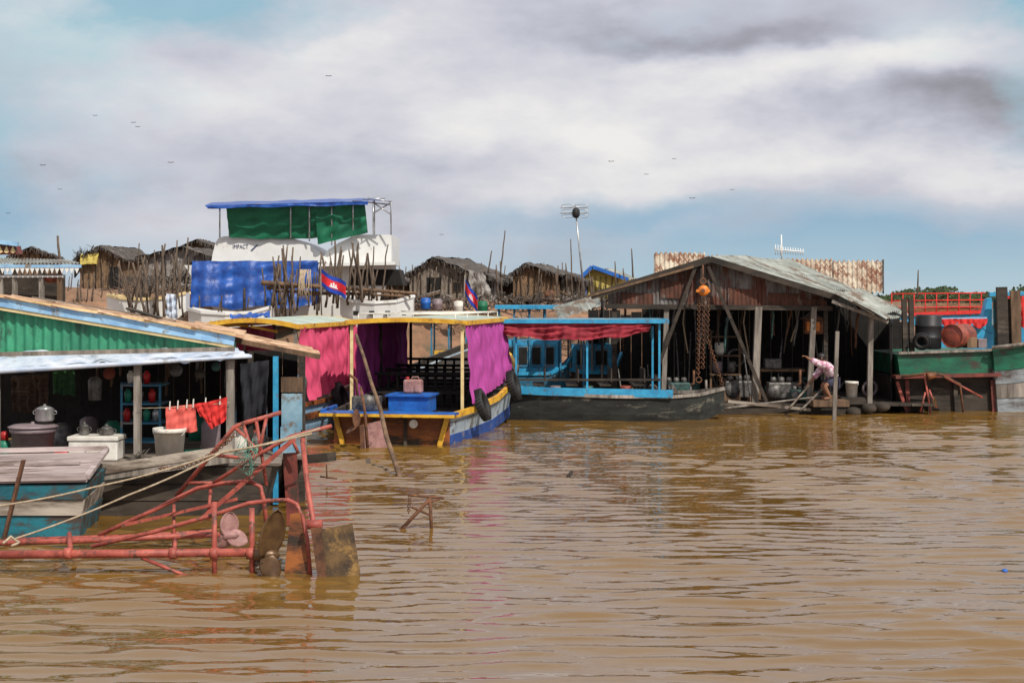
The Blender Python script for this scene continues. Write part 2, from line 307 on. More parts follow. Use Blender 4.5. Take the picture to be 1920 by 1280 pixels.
b.struct('treeline',leafm,'stuff','low dark green wood along the far shore beyond the boats','trees')
# ------------------------------------------------------------------ small things
def bucket(name,label,c,r,h,m,handle=True,lid=None,cat='bucket'):
    t=T(name,label,cat,c); MB().lathe(c,[(r*.82,0),(r,h),(r*1.06,h),(r*1.06,h-.03*h/.3),(r*1.0,h-.05*h/.3),(r*.95,h-.005),(r*.78,.015)],24).build('bucket_body',m,t)
    if handle: MB().tube([V(c)+V((r*1.05*math.cos(a),-.02-.5*r*math.sin(a),h*.97-.35*h*math.sin(a))) for a in [math.pi*i/12 for i in range(13)]],.004).build('handle',steel,t)
    if lid: MB().lathe(V(c)+V((0,0,h+.005)),[(r*1.12,0),(r*1.14,.02),(r*.9,.045),(.03,.055),(.03,.08),(.001,.085)],24).build('lid',lid,t)
    return t
def pot(label,c,r,h,m=steel):
    t=T('cooking_pot',label,'pot',c); MB().lathe(c,[(r*.85,0),(r,h*.15),(r,h),(r*1.05,h+.005),(r*.97,h+.006),(r*.9,h*.9)],20).build('pot_body',m,t)
    MB().lathe(V(c)+V((0,0,h+.01)),[(r*1.03,0),(r*.6,.03),(.02,.045),(.02,.07),(.001,.07)],20).build('lid',m,t)
    for sg in (-1,1): MB().torus(V(c)+V((sg*r*1.08,0,h*.75)),(0,1,0),.025,.006,10,6).build('handle',m,t)
def tyre(label,c,ax,R,r,group=None):
    b=MB(); b.torus(c,ax,R,r,28,12,1.25); axv=V(ax).normalized()
    q=UP if abs(axv.z)<.9 else V((1,0,0)); x=axv.cross(q).normalized(); y=axv.cross(x)
    for i in range(28):
        a=i*6.283/28; e=x*math.cos(a)+y*math.sin(a); tg=-x*math.sin(a)+y*math.cos(a); b.obox(V(c)+e*(R+r*.98),e*.008,axv*r*.9,tg*.018)
    return b.thing('tyre',label,'tyre',rubber,group)
def rope(label,pts,r,m=ropem,sag=.1):
    pts=[V(p) for p in pts]; o=[]
    for i in range(len(pts)-1):
        L=(pts[i+1]-pts[i]).length
        for k in range(10): t=k/10; o.append(pts[i].lerp(pts[i+1],t)-UP*sag*L*.15*4*t*(1-t))
    o.append(pts[-1]); return MB().tube(o,r,r,6).thing('rope',label,'rope',m)
# ================================================================== LEFT GREEN HOUSE
D=20.5
t=T('floating_house','floating house with green corrugated gable, pale blue fascia and open kitchen porch at left','house',G(250,22,0))
MB().corr(P(-80,560,D),P(442,642,D),P(442,662,D),P(-80,672,D),30,.022).build('gable_wall',green_tin,t)
fa=MB().bar(P(-80,552,D-.12),P(440,638,D-.12),.05,.14,(0,0,1)).build('fascia',sky_blue,t)
MB().bar(P(-80,565,D-.1),P(438,650,D-.1),.05,.045).build('fascia_trim',cream_trim,fa)
MB().bar(P(-80,543,D-.14),P(442,628,D-.14),.06,.03).build('fascia_cap',cream_trim,fa)
A=P(-80,541,D-.2); B=P(446,627,D-.2); AB_=P(-60,543,D+2.8); BB=P(452,616,D+2.8)
r=MB(); N=6
for k in range(N):
    a=A.lerp(B,k/N); c=A.lerp(B,(k+1)/N+.02)-UP*.015; a2=AB_.lerp(BB,k/N); c2=AB_.lerp(BB,(k+1)/N+.02)-UP*.015
    r.corr(a,a2,c2,c,20,.014,2,.015)
rf=r.build('roof',tin_tan,t)
MB().bar(P(60,562,D+.6)+UP*.04,P(330,606,D+.9)+UP*.04,.06,.02).build('roof_batten',wood_flat,rf)
MB().bar(P(240,588,D+1.2)+UP*.08,P(300,604,D+.4)+UP*.06,.08,.03).build('roof_batten',wood_dark,rf)
r=MB(); A2=P(430,630,D+.3); B2=P(600,663,D+.3); r.corr(A2,P(448,622,D+2.2),P(584,652,D+2.2),B2,14,.014,2,.015); r.build('side_roof',tin_tan,t)
MB().bar(P(436,637,D+.28),P(600,669,D+.28),.05,.07).build('side_fascia',wood_brown,t)
MB().cloth(P(-80,664,D-.05),P(442,651,D-.05),P(472,668,D-1.),P(-80,700,D-1.),7,.025,120,8,.0,.022,.012,.4).build('awning_sheet',white_sheet,t)
MB().stick(P(-80,700,D-1),P(472,668,D-1),.04,.006,8,14).build('awning_roll',white_sheet,t)
MB().bar(P(-80,666,D-1.06),P(440,654,D-.95),.05,.06).build('awning_beam',wood_grey,t)
for px,y0,y1,ww in ((-8,700,865,.1),(258,680,868,.09),(432,675,862,.1)):
    a=P(px,y0,D-.85); c=G(px,D-.85,.70); MB().bar(a,c,ww,.09).build('porch_post',wood_grey,t)
MB().bar(P(517,668,D-.1),G(517,D-.1,.02),.07,.07).build('blue_post',cyan_paint,t)
MB().bar(P(566,668,D+.3),G(566,D+.3,0.),.09,.09).build('side_post',wood_dark,t)
MB().bar(P(470,660,D+.2),G(470,D+.2,.7),.07,.07).build('side_post',wood_dark,t)
x0=G(-80,D).x; x1=G(575,D).x
def xr(y): return G(572,y).x
b=MB(); k=D-1.05
while k<D+2.6:
    b.box(x0,xr(k)-.35*(k<D-.4),k,k+.18,.68,.715); k+=.19
b.build('porch_floor',wood_flat,t)
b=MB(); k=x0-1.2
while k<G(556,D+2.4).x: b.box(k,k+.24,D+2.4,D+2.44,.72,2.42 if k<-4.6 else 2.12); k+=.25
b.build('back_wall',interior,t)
b=MB()
for i in range(9): y=D+.4+i*.22; b.box(xr(y)-.1,xr(y)-.06,y,y+.21,.0,2.02)
b.build('side_wall',wood_dark,t)
b=MB(); b.box(G(523,D).x,G(562,D).x,D+.22,D+.26,1.05,1.58); b.box(G(522,D).x,G(560,D).x,D+.18,D+.21,.72,1.1); b.build('patched_panel',patched,t)
MB().box(G(522,D).x,G(563,D).x,D+.23,D+.27,1.6,1.82).build('plywood_panel',wood_brown,t)
h=MB()
for i,z in enumerate((-.25,-.02,.21,.44)):
    f_=D-1.1+.03*(3-i)*.5
    h.hexa([(x0,f_,z),(x1-.62+.08*i,f_,z),(xr(D+2.5)-.1,D+2.5,z),(x0,D+2.5,z)],[(x0,f_,z+.222),(x1-.56+.08*i,f_,z+.222),(xr(D+2.5)-.05,D+2.5,z+.222),(x0,D+2.5,z+.222)])
h.build('hull',wood_dark,t)
MB().bar(P(190,880,D-1.5),P(436,842,D-1.2),.05,.12).build('bow_plank',wood_pale,t)
MB().bar(P(190,893,D-1.47),P(430,860,D-1.22),.04,.1).build('rub_rail',wood_grey,t)
MB().bar(P(578,860,D-.8),P(622,856,D-1.0),.2,.12).build('beam_end',wood_dark,t)
# things in the porch
zf=.718; d0=D-.6
bucket('storage_bin','big grey plastic bin with a lid on the porch floor at far left',G(62,d0,zf),.30,.44,greyplas,False,greyplas,'bin')
pot('steel pot standing on the lid of the grey bin',G(84,d0,zf+.535),.13,.16)
bucket('bucket','dirty white plastic bucket under the washing line on the porch',P(318,862,D-1.0),.215,.44,whiteplas,True,None)
t=T('cool_box','low white cool box on the porch floor','cool box',G(182,d0,zf))
MB().box(G(136,d0).x,G(227,d0).x,d0-.2,d0+.2,zf,zf+.27).build('box_body',whiteplas,t,bevel=.02); MB().box(G(134,d0).x,G(229,d0).x,d0-.22,d0+.22,zf+.275,zf+.34).build('lid',whiteplas,t,bevel=.015)
MB().tube([G(160,d0-.23,zf+.2),G(165,d0-.26,zf+.16),G(198,d0-.26,zf+.16),G(203,d0-.23,zf+.2)],.008).build('handle',greyplas,t)
pot('small dark pot on the left end of the white cool box',G(158,d0,zf+.345),.07,.1,oilgrey)
pot('squat dark pot on the right end of the white cool box',G(200,d0,zf+.345),.10,.07,oilgrey)
t=T('shelf_rack','blue metal shelf rack of kitchenware at the back of the porch','shelf',G(262,D+.3,zf))
fr=MB()
for px in (228,300):
    for dd in (.2,.7): fr.bar(G(px,D+dd,zf),G(px,D+dd,zf+1.0),.03)
for dd in (.2,.7): fr.bar(G(228,D+dd,zf+.985),G(300,D+dd,zf+.985),.02)
fr.build('frame',cyan_dull,t)
for z in (.15,.42,.7,.97): MB().box(G(226,D+.2).x,G(302,D+.2).x,D+.18,D+.72,zf+z,zf+z+.025).build('shelf',cyan_dull,t)
for i,(px,z,mm,nm) in enumerate(((238,.45,redplas,'red'),(256,.45,whiteplas,'white'),(275,.45,greenplas,'green'),(292,.45,steel,'steel'),(240,.73,greenplas,'green'),(262,.73,steel,'steel'),(285,.73,redplas,'red'),(245,1.0,whiteplas,'white'),(275,1.0,redplas,'red'))):
    MB().lathe(G(px,D+.35,zf+z),[(.04,0),(.055,.1),(.055,.14),(.03,.16),(.03,.19),(.001,.19)],12).thing('jar',f"{nm} jar on the {['upper middle','top'][z>.8] if z>.6 else 'lower'} shelf of the blue rack",'jar',mm)
for i,(px,col,mm) in enumerate(((8,'red and green flask beside the grey bin',redplas),(122,'red basin on the floor between bin and cool box',redplas),(372,'green basin on the porch floor behind the red frame',greenplas))):
    if i==0:
        t=T('flask',col,'flask',G(px,d0,zf)); MB().lathe(G(px,d0,zf),[(.08,0),(.08,.22),(.05,.27)],16).build('flask_body',greenplas,t); MB().lathe(G(px,d0,zf+.27),[(.055,0),(.055,.1),(.03,.12)],16).build('cap',mm,t)
    else: MB().lathe(G(px,d0,zf),[(.12,0),(.2 if i==2 else .15,.12),(.21 if i==2 else .16,.125),(.11,.01)],20).thing('basin',col,'basin',mm)
for i,(px,hh,mm,lb) in enumerate(((395,.5,greyplas,'tall grey can on the porch right of the green basin'),(452,.35,whiteplas,'white tub on the porch beside the right hand post'),(485,.28,oilgrey,'dark kettle shaped can near the blue post'))):
    MB().lathe(G(px,D+.3,zf),[(.12,0),(.14,hh*.2),(.14,hh*.8),(.08,hh),(.001,hh)],16).thing('can',lb,'can',mm)
for i,(px,z,r_,mm,lb) in enumerate(((60,1.95,.10,oilgrey,'round pan hanging near the left end of the porch'),(205,1.85,.09,barrelr,'small red pan hanging left of the blue rack'),(330,1.9,.10,oilgrey,'wide dark pan hanging right of the blue rack'),(375,1.85,.08,wood_dark,'small dark pan hanging above the red shirt'),(405,1.95,.07,oilgreen,'green enamel plate hanging above the washing line'))):
    q=G(px,D+.5,z); t=T('hanging_pan',lb,'pan',q); MB().lathe(q,[(.01,0),(r_*.9,.0),(r_,.03),(r_*.97,.035),(.01,.02)],18,(.2,-1,.3)).build('pan_body',mm,t); MB().tube([q+V((0,0,r_)),q+V((0,0,r_+.22))],.008).build('handle',mm,t)
for i in range(22):
    px=random.choice([rnd(110,225),rnd(305,500)]); dd=D+rnd(.5,2.1); s_=rnd(.06,.14)
    MB().lathe(G(px,dd,zf),[(s_,0),(s_*1.1,s_),(s_,s_*2.6),(s_*.5,s_*3)],12).thing('jar','dim jar standing in the dark clutter at the back of the porch','jar',random.choice([oilgrey,greyplas,wood_brown,greenplas,barrelr]),'jars at the back of the porch') if i%2 else MB().stick(G(px,dd,zf+1.4),G(px+rnd(-4,4),dd,zf+rnd(.7,1.1)),.03,.03).thing('hanging_tool','dim tool hanging in the dark at the back of the porch','tool',random.choice([wood_brown,oilgrey]),'tools hanging at the back of the porch')
# washing line
dl=D-.95
rope('thin washing line strung between the two porch posts',[P(258,765,dl),P(432,754,dl)],.005,ropem,.1)
MB().cloth(P(310,763,dl),P(366,757,dl),P(370,808,dl+.02),P(312,813,dl),3,.012,24,14,0,.012,.01).thing('towel','coral towel pegged on the washing line','towel',coral)
t=T('shirt','bright red shirt pegged on the washing line beside the coral towel','shirt',P(396,800,dl))
MB().cloth(P(368,759,dl-.01),P(426,744,dl-.01),P(424,786,dl),P(396,806,dl),2,.02,24,14,0,.02,.01).build('shirt_body',redshirt,t)
MB().cloth(P(364,757,dl-.03),P(392,753,dl-.03),P(396,790,dl-.02),P(376,780,dl),1.5,.012,12,10,0,.012,.005).build('sleeve',redshirt,t)
for px in (318,333,350,362,385,412):
    MB().bar(P(px,768-(px-318)*.1,dl-.02),P(px+1,752-(px-318)*.1,dl-.02),.015).thing('clothes_peg','small pale clothes peg on the washing line','clothes peg',whiteplas,'clothes pegs on the washing line')
MB().cloth(P(98,694,D+.2),P(140,692,D+.2),P(142,742,D+.25),P(100,738,D+.2),4,.03,24,12,0,.02,.02).thing('hanging_cloth','patterned green cloth hanging under the porch roof','cloth',greencloth)
MB().cloth(P(450,682,D-.1),P(505,675,D-.1),P(500,775,D),P(456,785,D),1.5,.04,30,14,0,.03,.02).thing('hanging_coat','dark clothes hanging at the right end of the porch','clothes',darkcloth)
MB().cloth(P(20,705,D+.6),P(90,700,D+.6),P(92,780,D+.7),P(25,770,D+.6),5,.05,30,14,0,.03,.02).thing('hanging_blanket','dark brown striped blanket hanging at the back of the porch','blanket',mat('blanket',(.12,.07,.04),(.03,.02,.02),14,.9,(.2,1,3)))
MB().lathe(P(178,750,D),[(.09,0),(.1,.28),(.06,.33),(.001,.34)],14).thing('hanging_can','battered metal can hanging from the porch roof','can',oilgrey)
# ================================================================== TEAL BOAT lower left
t=T('wooden_boat','teal and bare wood boat bow with a plank hatch, at the lower left edge','boat',G(60,18.3,0))
b=MB()
fl,frr=P(-80,908,17.6),P(163,903,17.6); bl_,br=P(-80,857,19.2),P(200,851,19.2)
for k in range(5):
    a0,a1=k/5,(k+.93)/5
    b.slab([fl.lerp(bl_,a0),frr.lerp(br,a0),frr.lerp(br,a1),fl.lerp(bl_,a1)],(0,0,.035))
b.build('deck_plank',wood_dock,t)
b=MB(); b.bar(fl+UP*.06,frr+UP*.06,.08,.06); b.bar(frr+UP*.06,br+UP*.06,.07,.05); b.bar(bl_+UP*.08,br+UP*.08,.07,.06); b.bar(P(28,880,18.4)+UP*.06,P(150,876,18.4)+UP*.06,.05,.03); b.build('hatch_coaming',wood_dock,t)
def band(y0,y1,m,nm,d):
    MB().hexa([P(-80,y1,17.62+d),P(160-(y1-905)*.12,y1,17.62+d),P(200-(y1-905)*.15,y1-35,19.1),P(-80,y1-35,19.1)],[P(-80,y0,17.62+d),P(163-(y0-905)*.12,y0,17.62+d),P(203-(y0-905)*.15,y0-35,19.1),P(-80,y0-35,19.1)]).build(nm,m,t)
band(909,936,teal_paint,'upper_strake',0); band(937,966,wood_pale,'worn_strake',.03); band(967,1012,teal_paint,'lower_strake',.06)
MB().bar(P(8,1010,17.4),P(44,862,17.4),.09,.03,(1,0,0)).thing('rusty_strap','rusty perforated metal bar leaning on the teal boat','metal bar',rust)
# ================================================================== PROPELLER FRAMES
t=T('boat_propeller_frame','near red oxide tube frame with propeller and dark rudder resting at the water surface','boat propeller frame',G(300,15.4,0))
MB().tube([P(-60,1040,15.4),P(478,1035,15.4)],.046,.046,14).build('drive_shaft',red_paint,t)
MB().tube([P(-60,1019,15.9),P(130,1014,15.9),P(412,1001,15.8)],.032,.032,10).build('frame_tube',red_paint,t)
MB().tube([P(172,1024,15.6),P(290,996,15.6),P(400,965,15.6),P(466,943,15.6),P(505,938,15.6),P(540,937,15.6),P(556,945,15.5),P(566,965,15.5),P(576,1010,15.45),P(582,1080,15.4)],.024,.024,10).build('hoop_rail',red_paint,t)
for a,c,rr in ((P(402,940,15.5),P(402,1084,15.4),.028),(P(472,952,15.45),P(473,1084,15.4),.03),(P(265,1045,15.4),P(356,1082,15.3),.02),(P(130,1000,15.9),P(132,1040,15.4),.028),(P(330,1003,15.9),P(326,1036,15.4),.022)):
    MB().tube([a,c],rr,rr,10).build('strut',red_paint,t)
for px in (128,325,402,470): MB().lathe(P(px,1037,15.4)-V((.04,0,0)),[(.062,0),(.062,.08)],14,(1,0,0)).build('collar',red_paint,t)
MB().slab([P(544,964,15.45),P(562,960,15.45),P(583,1085,15.4),P(532,1085,15.4)],(0,.02,0)).build('skeg_plate',orange_wood,t)
def blade(mb,hub,root_dir,L,wd,tw,pt=.0):
    rd=V(root_dir).normalized(); sd=V(tw).normalized(); sd=(sd-rd*sd.dot(rd)).normalized()
    def fn(uu,vv):
        r_=vv*L; wv=wd*max(.0,math.sin(math.pi*min(1,(.14+.86*vv))))**.6; a=(uu-.5)*wv; tws=.35*(1-vv)
        return V(hub)+rd*r_+sd*a*math.cos(tws)+rd.cross(sd)*(a*math.sin(tws)+.10*wd*(1-4*(uu-.5)**2))
    mb.grid(fn,12,20)
hub=P(500,1044,15.3)
for d_,L_,w_,tw_ in (((.26,-.05,1),.54,.29,(.9,.35,-.1)),((.35,-.1,-.9),.26,.22,(.9,.4,.3)),((-.8,.9,-.3),.28,.22,(.3,.5,.8))):
    pr=MB(); blade(pr,hub,d_,L_,w_,tw_); o=pr.build('propeller_blade',bronze,t); md=o.modifiers.new('s','SOLIDIFY'); md.thickness=.012
MB().lathe(P(476,1040,15.37),[(.05,0),(.075,.05),(.075,.2),(.03,.27),(.001,.28)],14,(1,0,0)).build('propeller_hub',bronze,t)
MB().slab([P(602,992,15.25),P(660,981,15.25),P(677,1085,15.25),P(612,1085,15.25)],(0,.03,0)).build('rudder_blade',rudder_m,t)
MB().slab([P(582,990,15.22),P(602,988,15.22),P(612,1085,15.22),P(596,1085,15.22)],(0,.05,0)).build('rudder_strap',rust,t)
MB().tube([P(567,822,15.9),P(575,900,15.7),P(588,985,15.3),P(594,1000,15.28)],.03,.03,10).build('rudder_post',red_paint,t)
MB().lathe(P(590,983,15.28)-V((.08,0,0)),[(.05,0),(.05,.16)],12,(1,0,0)).build('rudder_hinge',red_paint,t)
t=T('boat_propeller_frame','far red oxide truss frame with pink propeller rising beside the house hull','boat propeller frame',G(380,17,0))
MB().tube([P(10,1014,17),P(250,1006,17),P(405,997,17)],.036,.036,12).build('drive_shaft',red_paint,t)
MB().tube([P(185,1003,17),P(290,955,17),P(370,915,17),P(420,905,17),P(470,902,17),P(488,912,17),P(495,940,17),P(500,985,17)],.028,.028,10).build('hoop_rail',red_paint,t)
MB().tube([P(330,930,17.1),P(440,800,17.1),P(460,792,17.1),P(527,773,17.1)],.027,.027,10).build('upper_rail',red_paint,t)
MB().tube([P(400,905,17.),P(470,860,17.),P(545,818,17.),P(622,798,17.)],.024,.024,10).build('upper_rail',red_paint,t)
MB().bar(P(375,975,16.9),P(552,822,16.9),.055,.055).build('diagonal_brace',red_paint,t)
MB().bar(P(228,985,16.9),P(445,935,16.9),.03,.035).build('diagonal_brace',red_paint,t)
for a,c in ((P(326,945,17),P(326,1024,16.9)),(P(455,793,17.1),P(478,862,17)),(P(480,787,17.1),P(500,910,17)),(P(500,780,17.1),P(485,850,17)),(P(440,800,17.1),P(490,850,17)),(P(395,915,17),P(390,975,16.9)),(P(545,818,17),P(560,850,17)),(P(350,905,17.1),P(400,905,17)),(P(395,852,17.1),P(470,860,17))):
    MB().tube([a,c],.021,.021,8).build('strut',red_paint,t)
hub=P(430,1003,16.6)
for d_,L_,w_,tw_ in (((0,0,1),.28,.24,(.9,.4,0)),((.9,.1,-.4),.22,.2,(.3,.6,.6)),((-.8,0,-.6),.22,.2,(.5,.5,-.5))):
    pr=MB(); blade(pr,hub,d_,L_,w_,tw_); o=pr.build('propeller_blade',pink_metal,t); md=o.modifiers.new('s','SOLIDIFY'); md.thickness=.012
MB().lathe(hub-V((.08,0,0)),[(.04,0),(.06,.04),(.05,.16),(.001,.2)],12,(1,0,0)).build('propeller_hub',pink_metal,t)
MB().slab([P(530,850,17.2),P(556,848,17.2),P(562,985,17.2),P(538,985,17.2)],(0,.03,0)).build('rudder_blade',dkred,t)
ch=MB()
for i in range(34):
    q=P(300,878,16.9).lerp(P(440,815,16.9),i/33)-UP*.12*math.sin(i/33*3.14); ch.torus(q,(0,1,0) if i%2 else (.4,0,1),.022,.006,10,5)
ch.thing('chain','rusty chain slung across the far red frame','chain',rust)
rope('pale rope from the left edge up to the tip of the red frame, upper one',[P(-20,950,16.3),P(180,912,16.5),P(400,852,16.6),P(600,803,16.6)],.012,ropem,.12)
rope('pale rope from the red pipe up to the tip of the red frame, lower one',[P(10,1015,16),P(240,928,16.2),P(420,846,16.5),P(585,812,16.6)],.012,ropem,.12)
rope('loose end of rope coiled on the red pipe at left',[P(5,1018,15.6),P(20,1005,15.7),P(36,1016,15.7),P(22,1022,15.6)],.014,ropem,.3)
b=MB()
for i in range(22):
    q=P(462+rnd(-14,14),850+rnd(-20,30),16.8); b.tube([q+V((rnd(-.1,.1),rnd(-.05,.05),rnd(-.12,.12))) for _ in range(5)],.0035,.0035,5)
b.thing('net_tangle','tangle of pale green netting on the red truss','net',mat('net_green',(.18,.42,.32),None,8,.8))
b=MB()
for i in range(14):
    q=P(264+rnd(-10,10),868+rnd(-14,16),D-1.35); b.tube([q+V((rnd(-.12,.12),rnd(-.05,.05),rnd(-.12,.12))) for _ in range(6)],.008,.008,5)
b.thing('rope_tangle','tangle of grey rope hanging at the foot of the porch post','rope',rope_thin)
# ================================================================== BOATS
def frame(O,deg):
    a=math.radians(deg); f=V((math.sin(a),math.cos(a),0)); r=V((math.cos(a),-math.sin(a),0)); O=V(O)
    return lambda s,tt,z: O+f*s+r*tt+UP*z
def hull(t,L,sts,mh,mdeck,mrail,ch=.78,drop=.15,rail=.06,band=None,mleft=None):
    b=MB(); rings=[]
    for s,hw,zt,zb in sts:
        zm=zb+(zt-zb)*.45
        rings.append([L(s,-hw,zt),L(s,-hw*(ch+.14),zm),L(s,-hw*ch,zb),L(s,hw*ch,zb),L(s,hw*(ch+.14),zm),L(s,hw,zt)])
    for i in range(len(rings)-1):
        for k in range(5): b.face([rings[i][k],rings[i+1][k],rings[i+1][k+1],rings[i][k+1]])
    b.face(rings[0]); b.face(rings[-1][::-1]); bmesh.ops.remove_doubles(b.bm,verts=b.bm.verts,dist=.0005); b.build('hull',mh,t)
    b=MB()
    for i in range(len(sts)-1):
        s0,w0,z0,_=sts[i]; s1,w1,z1,_=sts[i+1]; nn_=max(1,int((s1-s0)/.3))
        for k in range(nn_):
            a0,a1=k/nn_,(k+.94)/nn_
            q=lambda a,sg:L(s0+(s1-s0)*a,sg*((w0+(w1-w0)*a)-.03),z0+(z1-z0)*a-drop)
            b.slab([q(a0,-1),q(a1,-1),q(a1,1),q(a0,1)],(0,0,.02))
    b.build('deck',mdeck,t)
    for sg in (-1,1):
        b=MB()
        for i in range(len(sts)-1): b.bar(L(sts[i][0],sg*(sts[i][1]+.01),sts[i][2]),L(sts[i+1][0],sg*(sts[i+1][1]+.01),sts[i+1][2]),rail,rail*1.5)
        b.build('gunwale',mleft if (mleft and sg<0) else mrail,t)
    if band:
        m_,f0,hh=band
        for sg in (-1,1):
            b=MB()
            for i in range(len(sts)-1):
                def q(j): s,hw,zt,zb=sts[j]; return L(s,sg*(hw*(1-(1-ch-.14)*f0/.55)+.025),zt-(zt-zb)*f0)
                b.bar(q(i),q(i+1),.03,hh)
            b.build('strake',m_,t)
def arched_roof(t,L,s0,s1,hw,z,crown,mt,me_,th=.06,nm='canopy_roof'):
    def q(s,u_): return L(s,u_*hw,z+crown*(1-u_*u_))
    b=MB(); n_=12
    for i in range(n_):
        u0,u1=-1+2*i/n_,-1+2*(i+1)/n_
        b.slab([q(s0+.03,u0),q(s0+.03,u1),q(s1-.03,u1),q(s1-.03,u0)],(0,0,.03))
    bmesh.ops.remove_doubles(b.bm,verts=b.bm.verts,dist=.0005); rr=b.build(nm,mt,t)
    for s in (s0,s1):
        b=MB()
        for i in range(n_):
            u0,u1=-1+2*i/n_,-1+2*(i+1)/n_; b.bar(q(s,u0)-UP*.01,q(s,u1)-UP*.01,.05,th*1.6)
        b.build('roof_edge',me_,rr)
    for sg in (-1,1): MB().bar(q(s0,sg)-UP*.01,q(s1,sg)-UP*.01,.05,th*1.6).build('roof_side_edge',me_,rr)
    return rr
roof_green=mat('canopy_top',(.46,.54,.47),(.30,.37,.32),2,.6,dirt=(.20,.17,.11),damt=.38)
# --- purple curtained boat
L=frame(G(735,28.8),10)
t=T('tour_boat','wooden boat with purple curtains, yellow trimmed stern and blue hull','boat',L(0,0,0))
hull(t,L,[(0,1.25,.60,-.2),(1.5,1.40,.62,-.2),(3.5,1.52,.72,-.2),(5.5,1.52,.94,-.15),(7.0,1.36,1.20,0),(8.4,.92,1.45,.3),(9.3,.45,1.66,.7),(9.8,.06,1.80,1.0)],mat('hull_pale',(.50,.58,.63),(.28,.36,.43),3,.6,(.3,1,1),dirt=(.11,.10,.09),damt=.42,dscale=3),wood_dark,yellow_paint,rail=.08,band=(mat('hull_blue',(.02,.08,.32),(.015,.045,.18),4,.6,(.4,1,1),dirt=(.25,.22,.18),damt=.4,dscale=3),.66,.24),mleft=wood_dark)
MB().obox(L(-.03,0,.28),L(0,1.2,0)-L(0,0,0),L(.02,0,0)-L(0,0,0),UP*.30).build('transom',orange_wood,t)
for a in (-1.18,1.18): MB().bar(L(-.09,a,.62),L(-.09,a*.84,-.05),.1,.05).build('transom_post',yellow_paint,t)
for a in (-.35,.3): MB().bar(L(-.08,a,.55),L(-.08,a,-.05),.07,.04).build('transom_rib',wood_dark,t)
MB().obox(L(-.2,0,.65),L(0,1.38,0)-L(0,0,0),L(.24,0,0)-L(0,0,0),UP*.02).build('stern_shelf',blue_paint,t)
MB().obox(L(-.45,0,.62),L(0,1.39,0)-L(0,0,0),L(.02,0,0)-L(0,0,0),UP*.03).build('shelf_edge',yellow_paint,t)
MB().bar(L(-.3,-1.38,.66),L(.8,-1.42,.68),.06,.1).build('shelf_side',blue_paint,t)
MB().lathe(L(-.14,.48,.44),[(.09,0),(.09,.03),(.05,.04),(.05,.03)],18,(0,-1,0)).build('exhaust_outlet',whiteplas,t)
arched_roof(t,L,1.1,6.1,1.30,2.45,.06,roof_green,yellow_paint)
for s,a,m_ in ((1.2,-1.2,cream_trim),(1.2,1.2,cream_trim),(3.6,-1.22,wood_dark),(3.6,1.22,wood_dark),(5.95,-1.1,wood_dark),(5.95,1.1,wood_dark)):
    MB().bar(L(s,a,.6),L(s,a,2.45),.065).build('canopy_post',m_,t)
rk=MB()
for a in (-1.05,1.05): rk.tube([L(1.2,a,2.62),L(6,a,2.62)],.014,.014,6)
for s in (1.2,2.4,3.6,4.8,6): rk.tube([L(s,-1.05,2.62),L(s,1.05,2.62)],.012,.012,6); rk.tube([L(s,-1.05,2.45),L(s,-1.05,2.62)],.012,.012,6); rk.tube([L(s,1.05,2.45),L(s,1.05,2.62)],.012,.012,6)
rk.build('roof_rack',whiteplas,t)
MB().cloth(L(1.2,1.28,2.42),L(6.0,1.25,2.42),L(6.0,1.37,1.04),L(1.22,1.38,.74),11,.05,150,16,0,.03,.005,.5).build('side_curtain',purple,t)
MB().cloth(L(1.9,-1.25,2.42),L(6.0,-1.22,2.42),L(6.0,-1.2,.9),L(1.9,-1.3,.8),8,.06,90,14,0,.03,.01,.35).build('side_curtain',purple,t)
MB().cloth(L(1.15,-1.26,2.40),L(1.3,-1.26,2.4),L(1.28,-1.2,1.5),L(1.15,-1.26,1.3),2,.04,14,14,0,.02).build('gathered_curtain',pinkc,t)
for s,z in ((2.5,.95),(3.4,1.0),(4.3,1.05),(5.4,1.15)):
    b=MB()
    for k in range(10): b.bar(L(s,-.98+k*.215,z-.38),L(s+.06,-.98+k*.215,z+.32),.05)
    b.bar(L(s,-1.05,z+.34),L(s,1.05,z+.34),.06); b.bar(L(s,-1.05,z),L(s,1.05,z),.05); b.obox(L(s-.25,0,z-.05),L(0,1.05,0)-L(0,0,0),L(.2,0,0)-L(0,0,0),UP*.02)
    b.build('bench',interior,t)
t2=T('engine_box','bright blue wooden engine box at the stern of the purple curtained boat','box',L(.9,.1,.5))
MB().obox(L(.5,.30,.80),L(0,.42,0)-L(0,0,0),L(.35,0,0)-L(0,0,0),UP*.16).build('box_body',blue_paint,t2,bevel=.01); MB().obox(L(.48,.30,.98),L(0,.47,0)-L(0,0,0),L(.4,0,0)-L(0,0,0),UP*.02).build('lid',blue_paint,t2)
t2=T('jerrycan','dirty translucent jerrycan standing on the blue engine box','jerrycan',L(.5,.28,1.0))
MB().obox(L(.5,.32,1.15),L(0,.19,0)-L(0,0,0),L(.12,0,0)-L(0,0,0),UP*.14).build('can_body',pink_metal,t2,bevel=.04); MB().lathe(L(.5,.20,1.29),[(.035,0),(.035,.05)],12).build('cap',redplas,t2); MB().tube([L(.5,.27,1.29),L(.5,.30,1.34),L(.5,.42,1.34),L(.5,.45,1.29)],.012).build('handle',pink_metal,t2)
t2=T('boat_engine','dark oily motor on the stern shelf beside the blue box','engine',L(-.1,-.5,.67))
